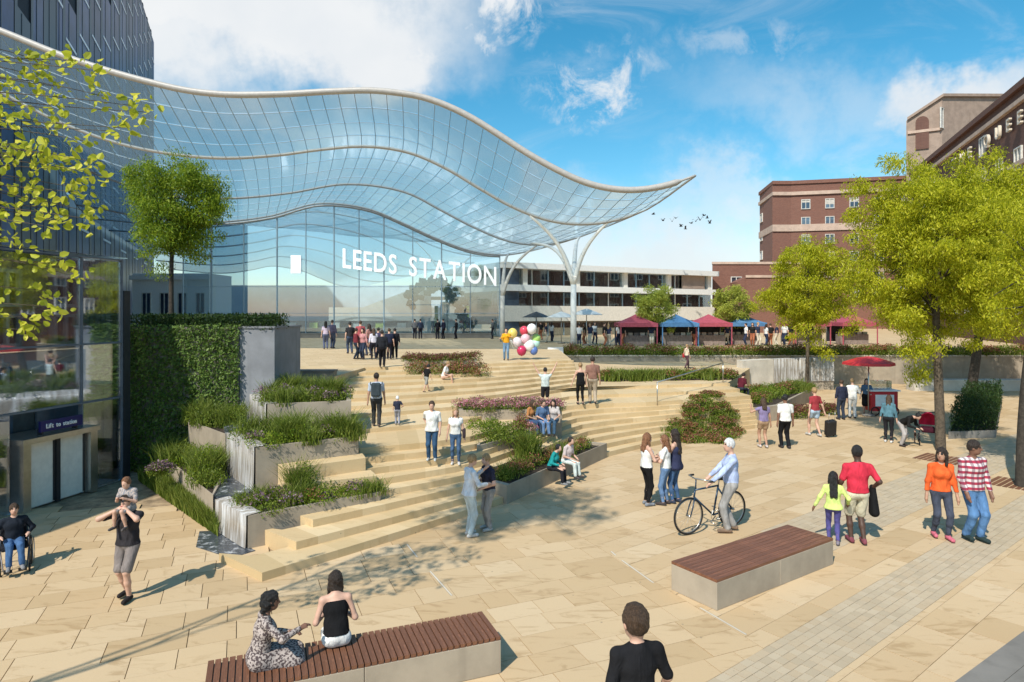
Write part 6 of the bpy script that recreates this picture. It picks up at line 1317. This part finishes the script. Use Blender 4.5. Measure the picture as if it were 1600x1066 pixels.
for i, (x, y, tp, lb) in enumerate(((648, 536, (.12, .12, .13), 'person in grey seen left inside the entrance wall'), (657, 536, (.03, .04, .07), 'person in navy beside the person in grey at the entrance wall'), (684, 536, (.02, .02, .025), 'person in black below the rock arch'), (693, 536, (.03, .03, .06), 'person in dark blue below the rock arch'), (713, 537, (.03, .03, .035), 'person in black jacket by the end of the entrance wall'), (770, 536, (.10, .11, .12), 'distant person in grey behind the balloon seller'))):
    person((at(x, y, 55.5).x, 55.5, 2.2), 1.72, 20 * i, lb, UP, skin='fair', top=tp, sleeve=1, legs=(.02, .02, .03), hairc='dark', pose=dict(hl=(-.2, .25, 1.0)))
# ------------------------------------------------------------ market
TR, TB = plain('tent_red', (.36, .07, .10), .8), plain('tent_blue', (.08, .20, .38), .8)
def tent(x, Y, w, m, label):
    c = at(x, 545, Y); t = empty('market_tent', (c.x, Y, 2.2), label, 'tent', 'market tents'); e = w / 2; ez, pz = 1.55, 2.15
    for sx in (-1, 1):
        for sy in (-1, 1): loc_build(MB().box((sx * e * .96, sy * e * .96, ez / 2), (.06, .06, ez)), 'leg', m if sy < 0 else STEEL, t)
    mb = MB(); n = 5; vs = []; 
    ring = [(-e, -e), (e, -e), (e, e), (-e, e)]
    for k in range(n + 1):
        f = k / n; r = 1 - f; z = ez + (pz - ez) * (f ** 1.25)
        vs += [(x_ * max(r, .01), y_ * max(r, .01), z) for x_, y_ in ring]
    loc_build(mb.add(vs, [(k * 4 + j, k * 4 + (j + 1) % 4, (k + 1) * 4 + (j + 1) % 4, (k + 1) * 4 + j) for k in range(n) for j in range(4)]), 'roof', m, t)
    for sx, sy, a in ((0, -1, 0), (0, 1, 0), (-1, 0, 1), (1, 0, 1)): loc_build(MB().box((sx * e, sy * e, ez - .11), ((w, .02, .26) if not a else (.02, w, .26))), 'valance', m, t)
    loc_build(MB().box((0, -.1, .36), (w * .8, .7, .72)), 'counter', fabric((.25, .20, .18)), t)
    for k in range(5): loc_build(MB().box((-w * .33 + k * w * .165, -.2, .81), (.3, .3, .18)), 'crate', GOODS[k % 6], t)
    loc_build(MB().box((0, e * .95, .8), (w * .94, .03, 1.3)), 'back_cloth', DARK, t)
for i, (x, Y, m, lb) in enumerate(((993, 43.6, TR, 'leftmost red market tent behind the hedge'), (1056, 44.0, TB, 'left blue market tent between two red ones'), (1107, 44.4, TR, 'middle red market tent between the blue ones'), (1160, 45.4, TB, 'right blue market tent with people in front'), (1258, 45.4, TR, 'rightmost red market tent behind the slim tree'), (1330, 46, TR, 'red market tent half hidden by the large trees'))): tent(x, Y, 2.5, m, lb)
for i, (x, Y, h, m, lb) in enumerate(((896, 44.0, 2.5, WHITE, 'white parasol in front of the white column'), (877, 47, 2.3, WHITE, 'smaller white parasol left of the white column'), (838, 49, 2.3, DARK, 'dark parasol above the balloons'))):
    c = at(x, 545, Y); t = empty('parasol', (c.x + (.9 if i == 0 else 0), Y, 2.2), lb, 'parasol', 'cafe parasols')
    loc_build(MB().tube([(0, 0, 0), (0, 0, h)], .03, 7), 'pole', STEEL, t); loc_build(MB().lathe((0, 0, 0), [(0, h + .05), (.5, h - .12), (1.15, h - .38), (1.12, h - .40), (.48, h - .15), (0, h)], 8, 0, True), 'canopy', m, t); loc_build(MB().lathe((0, 0, 0), [(.28, 0), (.28, .07), (.05, .1), (0, .1)], 12), 'base', CONC_D, t)
MKT = ['white', 'pale blue', 'navy', 'grey', 'cream', 'black', 'lilac', 'rust']; MKC = [(.7, .7, .7), (.35, .45, .55), (.03, .04, .08), (.25, .25, .26), (.6, .55, .45), (.02, .02, .02), (.4, .36, .48), (.35, .13, .07)]
spots = [(905, 43.5), (914, 45), (922, 43), (929, 46), (944, 43), (951, 43.2), (966, 43.4), (974, 43), (1018, 43), (1030, 46), (1085, 43.4), (1136, 44.5), (1166, 43.2), (1176, 43.4), (1184, 43), (1197, 43.2), (1204, 43.6), (1214, 43.3), (1226, 44), (1236, 43.2), (853, 48), (862, 50), (845, 53)]
near_ = ['by the white parasol', 'left of the red tent', 'between the red and blue tents', 'before the right blue tent', 'right of the last blue tent', 'near the balloon bunch']
for i, (x, Y) in enumerate(spots):
    k = (i * 5 + i // 3) % 8; nr = near_[0 if x < 935 and x > 880 else 1 if x < 985 and x > 880 else 2 if x < 1140 and x > 880 else 3 if x < 1190 and x > 880 else 4 if x > 880 else 5]
    person((at(x, 540, Y).x, Y, 2.2), 1.50 + .03 * (i % 5), (i * 67) % 360, '%s market visitor in %s, number %s from the left, %s' % (['standing', 'strolling', 'browsing'][i % 3], MKT[k], ['one', 'two', 'three', 'four', 'five', 'six', 'seven', 'eight', 'nine', 'ten', 'eleven', 'twelve', 'thirteen', 'fourteen', 'fifteen', 'sixteen', 'seventeen', 'eighteen', 'nineteen', 'twenty', 'last'][sorted(s[0] for s in spots if s[0] > 870).index(x) if x > 870 else 20], nr) if x > 870 else '%s visitor in %s %s' % (['distant', 'far', 'shaded'][i % 3], MKT[k], nr), 'visitors at the market', skin='fair', top=MKC[k], sleeve=.5, legs=MKC[(k + 2) % 8], hair=['short', 'long'][i % 2], hairc=['dark', 'brown', 'fair'][i % 3], female=bool(i % 2), pose=walk(.05 * (i % 4), .04), res=.036)
# ------------------------------------------------------------ birds
BIRD = plain('bird_dark', (.03, .03, .035), .7)
for i, (x, y) in enumerate(((1021, 335), (1036, 345), (1050, 346), (1056, 341), (1064, 354), (1071, 358), (1080, 349), (1087, 346), (1094, 344), (1100, 337), (1105, 341), (1109, 349))):
    c = at(x, y, 62 + (i * 7) % 9); t = empty('bird', c, '%s bird from the left in the flock beside the canopy tip' % ['first', 'second', 'third', 'fourth', 'fifth', 'sixth', 'seventh', 'eighth', 'ninth', 'tenth', 'eleventh', 'last'][i], 'bird', 'flock of birds'); t.rotation_euler = (0, 0, .6 * i); fl = .12 + .10 * (i % 3)
    loc_build(MB().tube([(-.20, 0, 0), (-.08, 0, 0), (.08, 0, .01), (.20, 0, .02)], [.012, .045, .05, .01], 7), 'body', BIRD, t)
    for sy in (-1, 1): loc_build(MB().add([(.08, sy * .03, .02), (-.08, sy * .03, .02), (-.06, sy * .22, fl), (.07, sy * .22, fl + .02), (-.10, sy * .46, fl * .7), (.08, sy * .03, .035), (-.06, sy * .22, fl + .012)], [(0, 1, 2, 3), (3, 2, 4), (5, 6, 3)]), 'wing', BIRD, t)
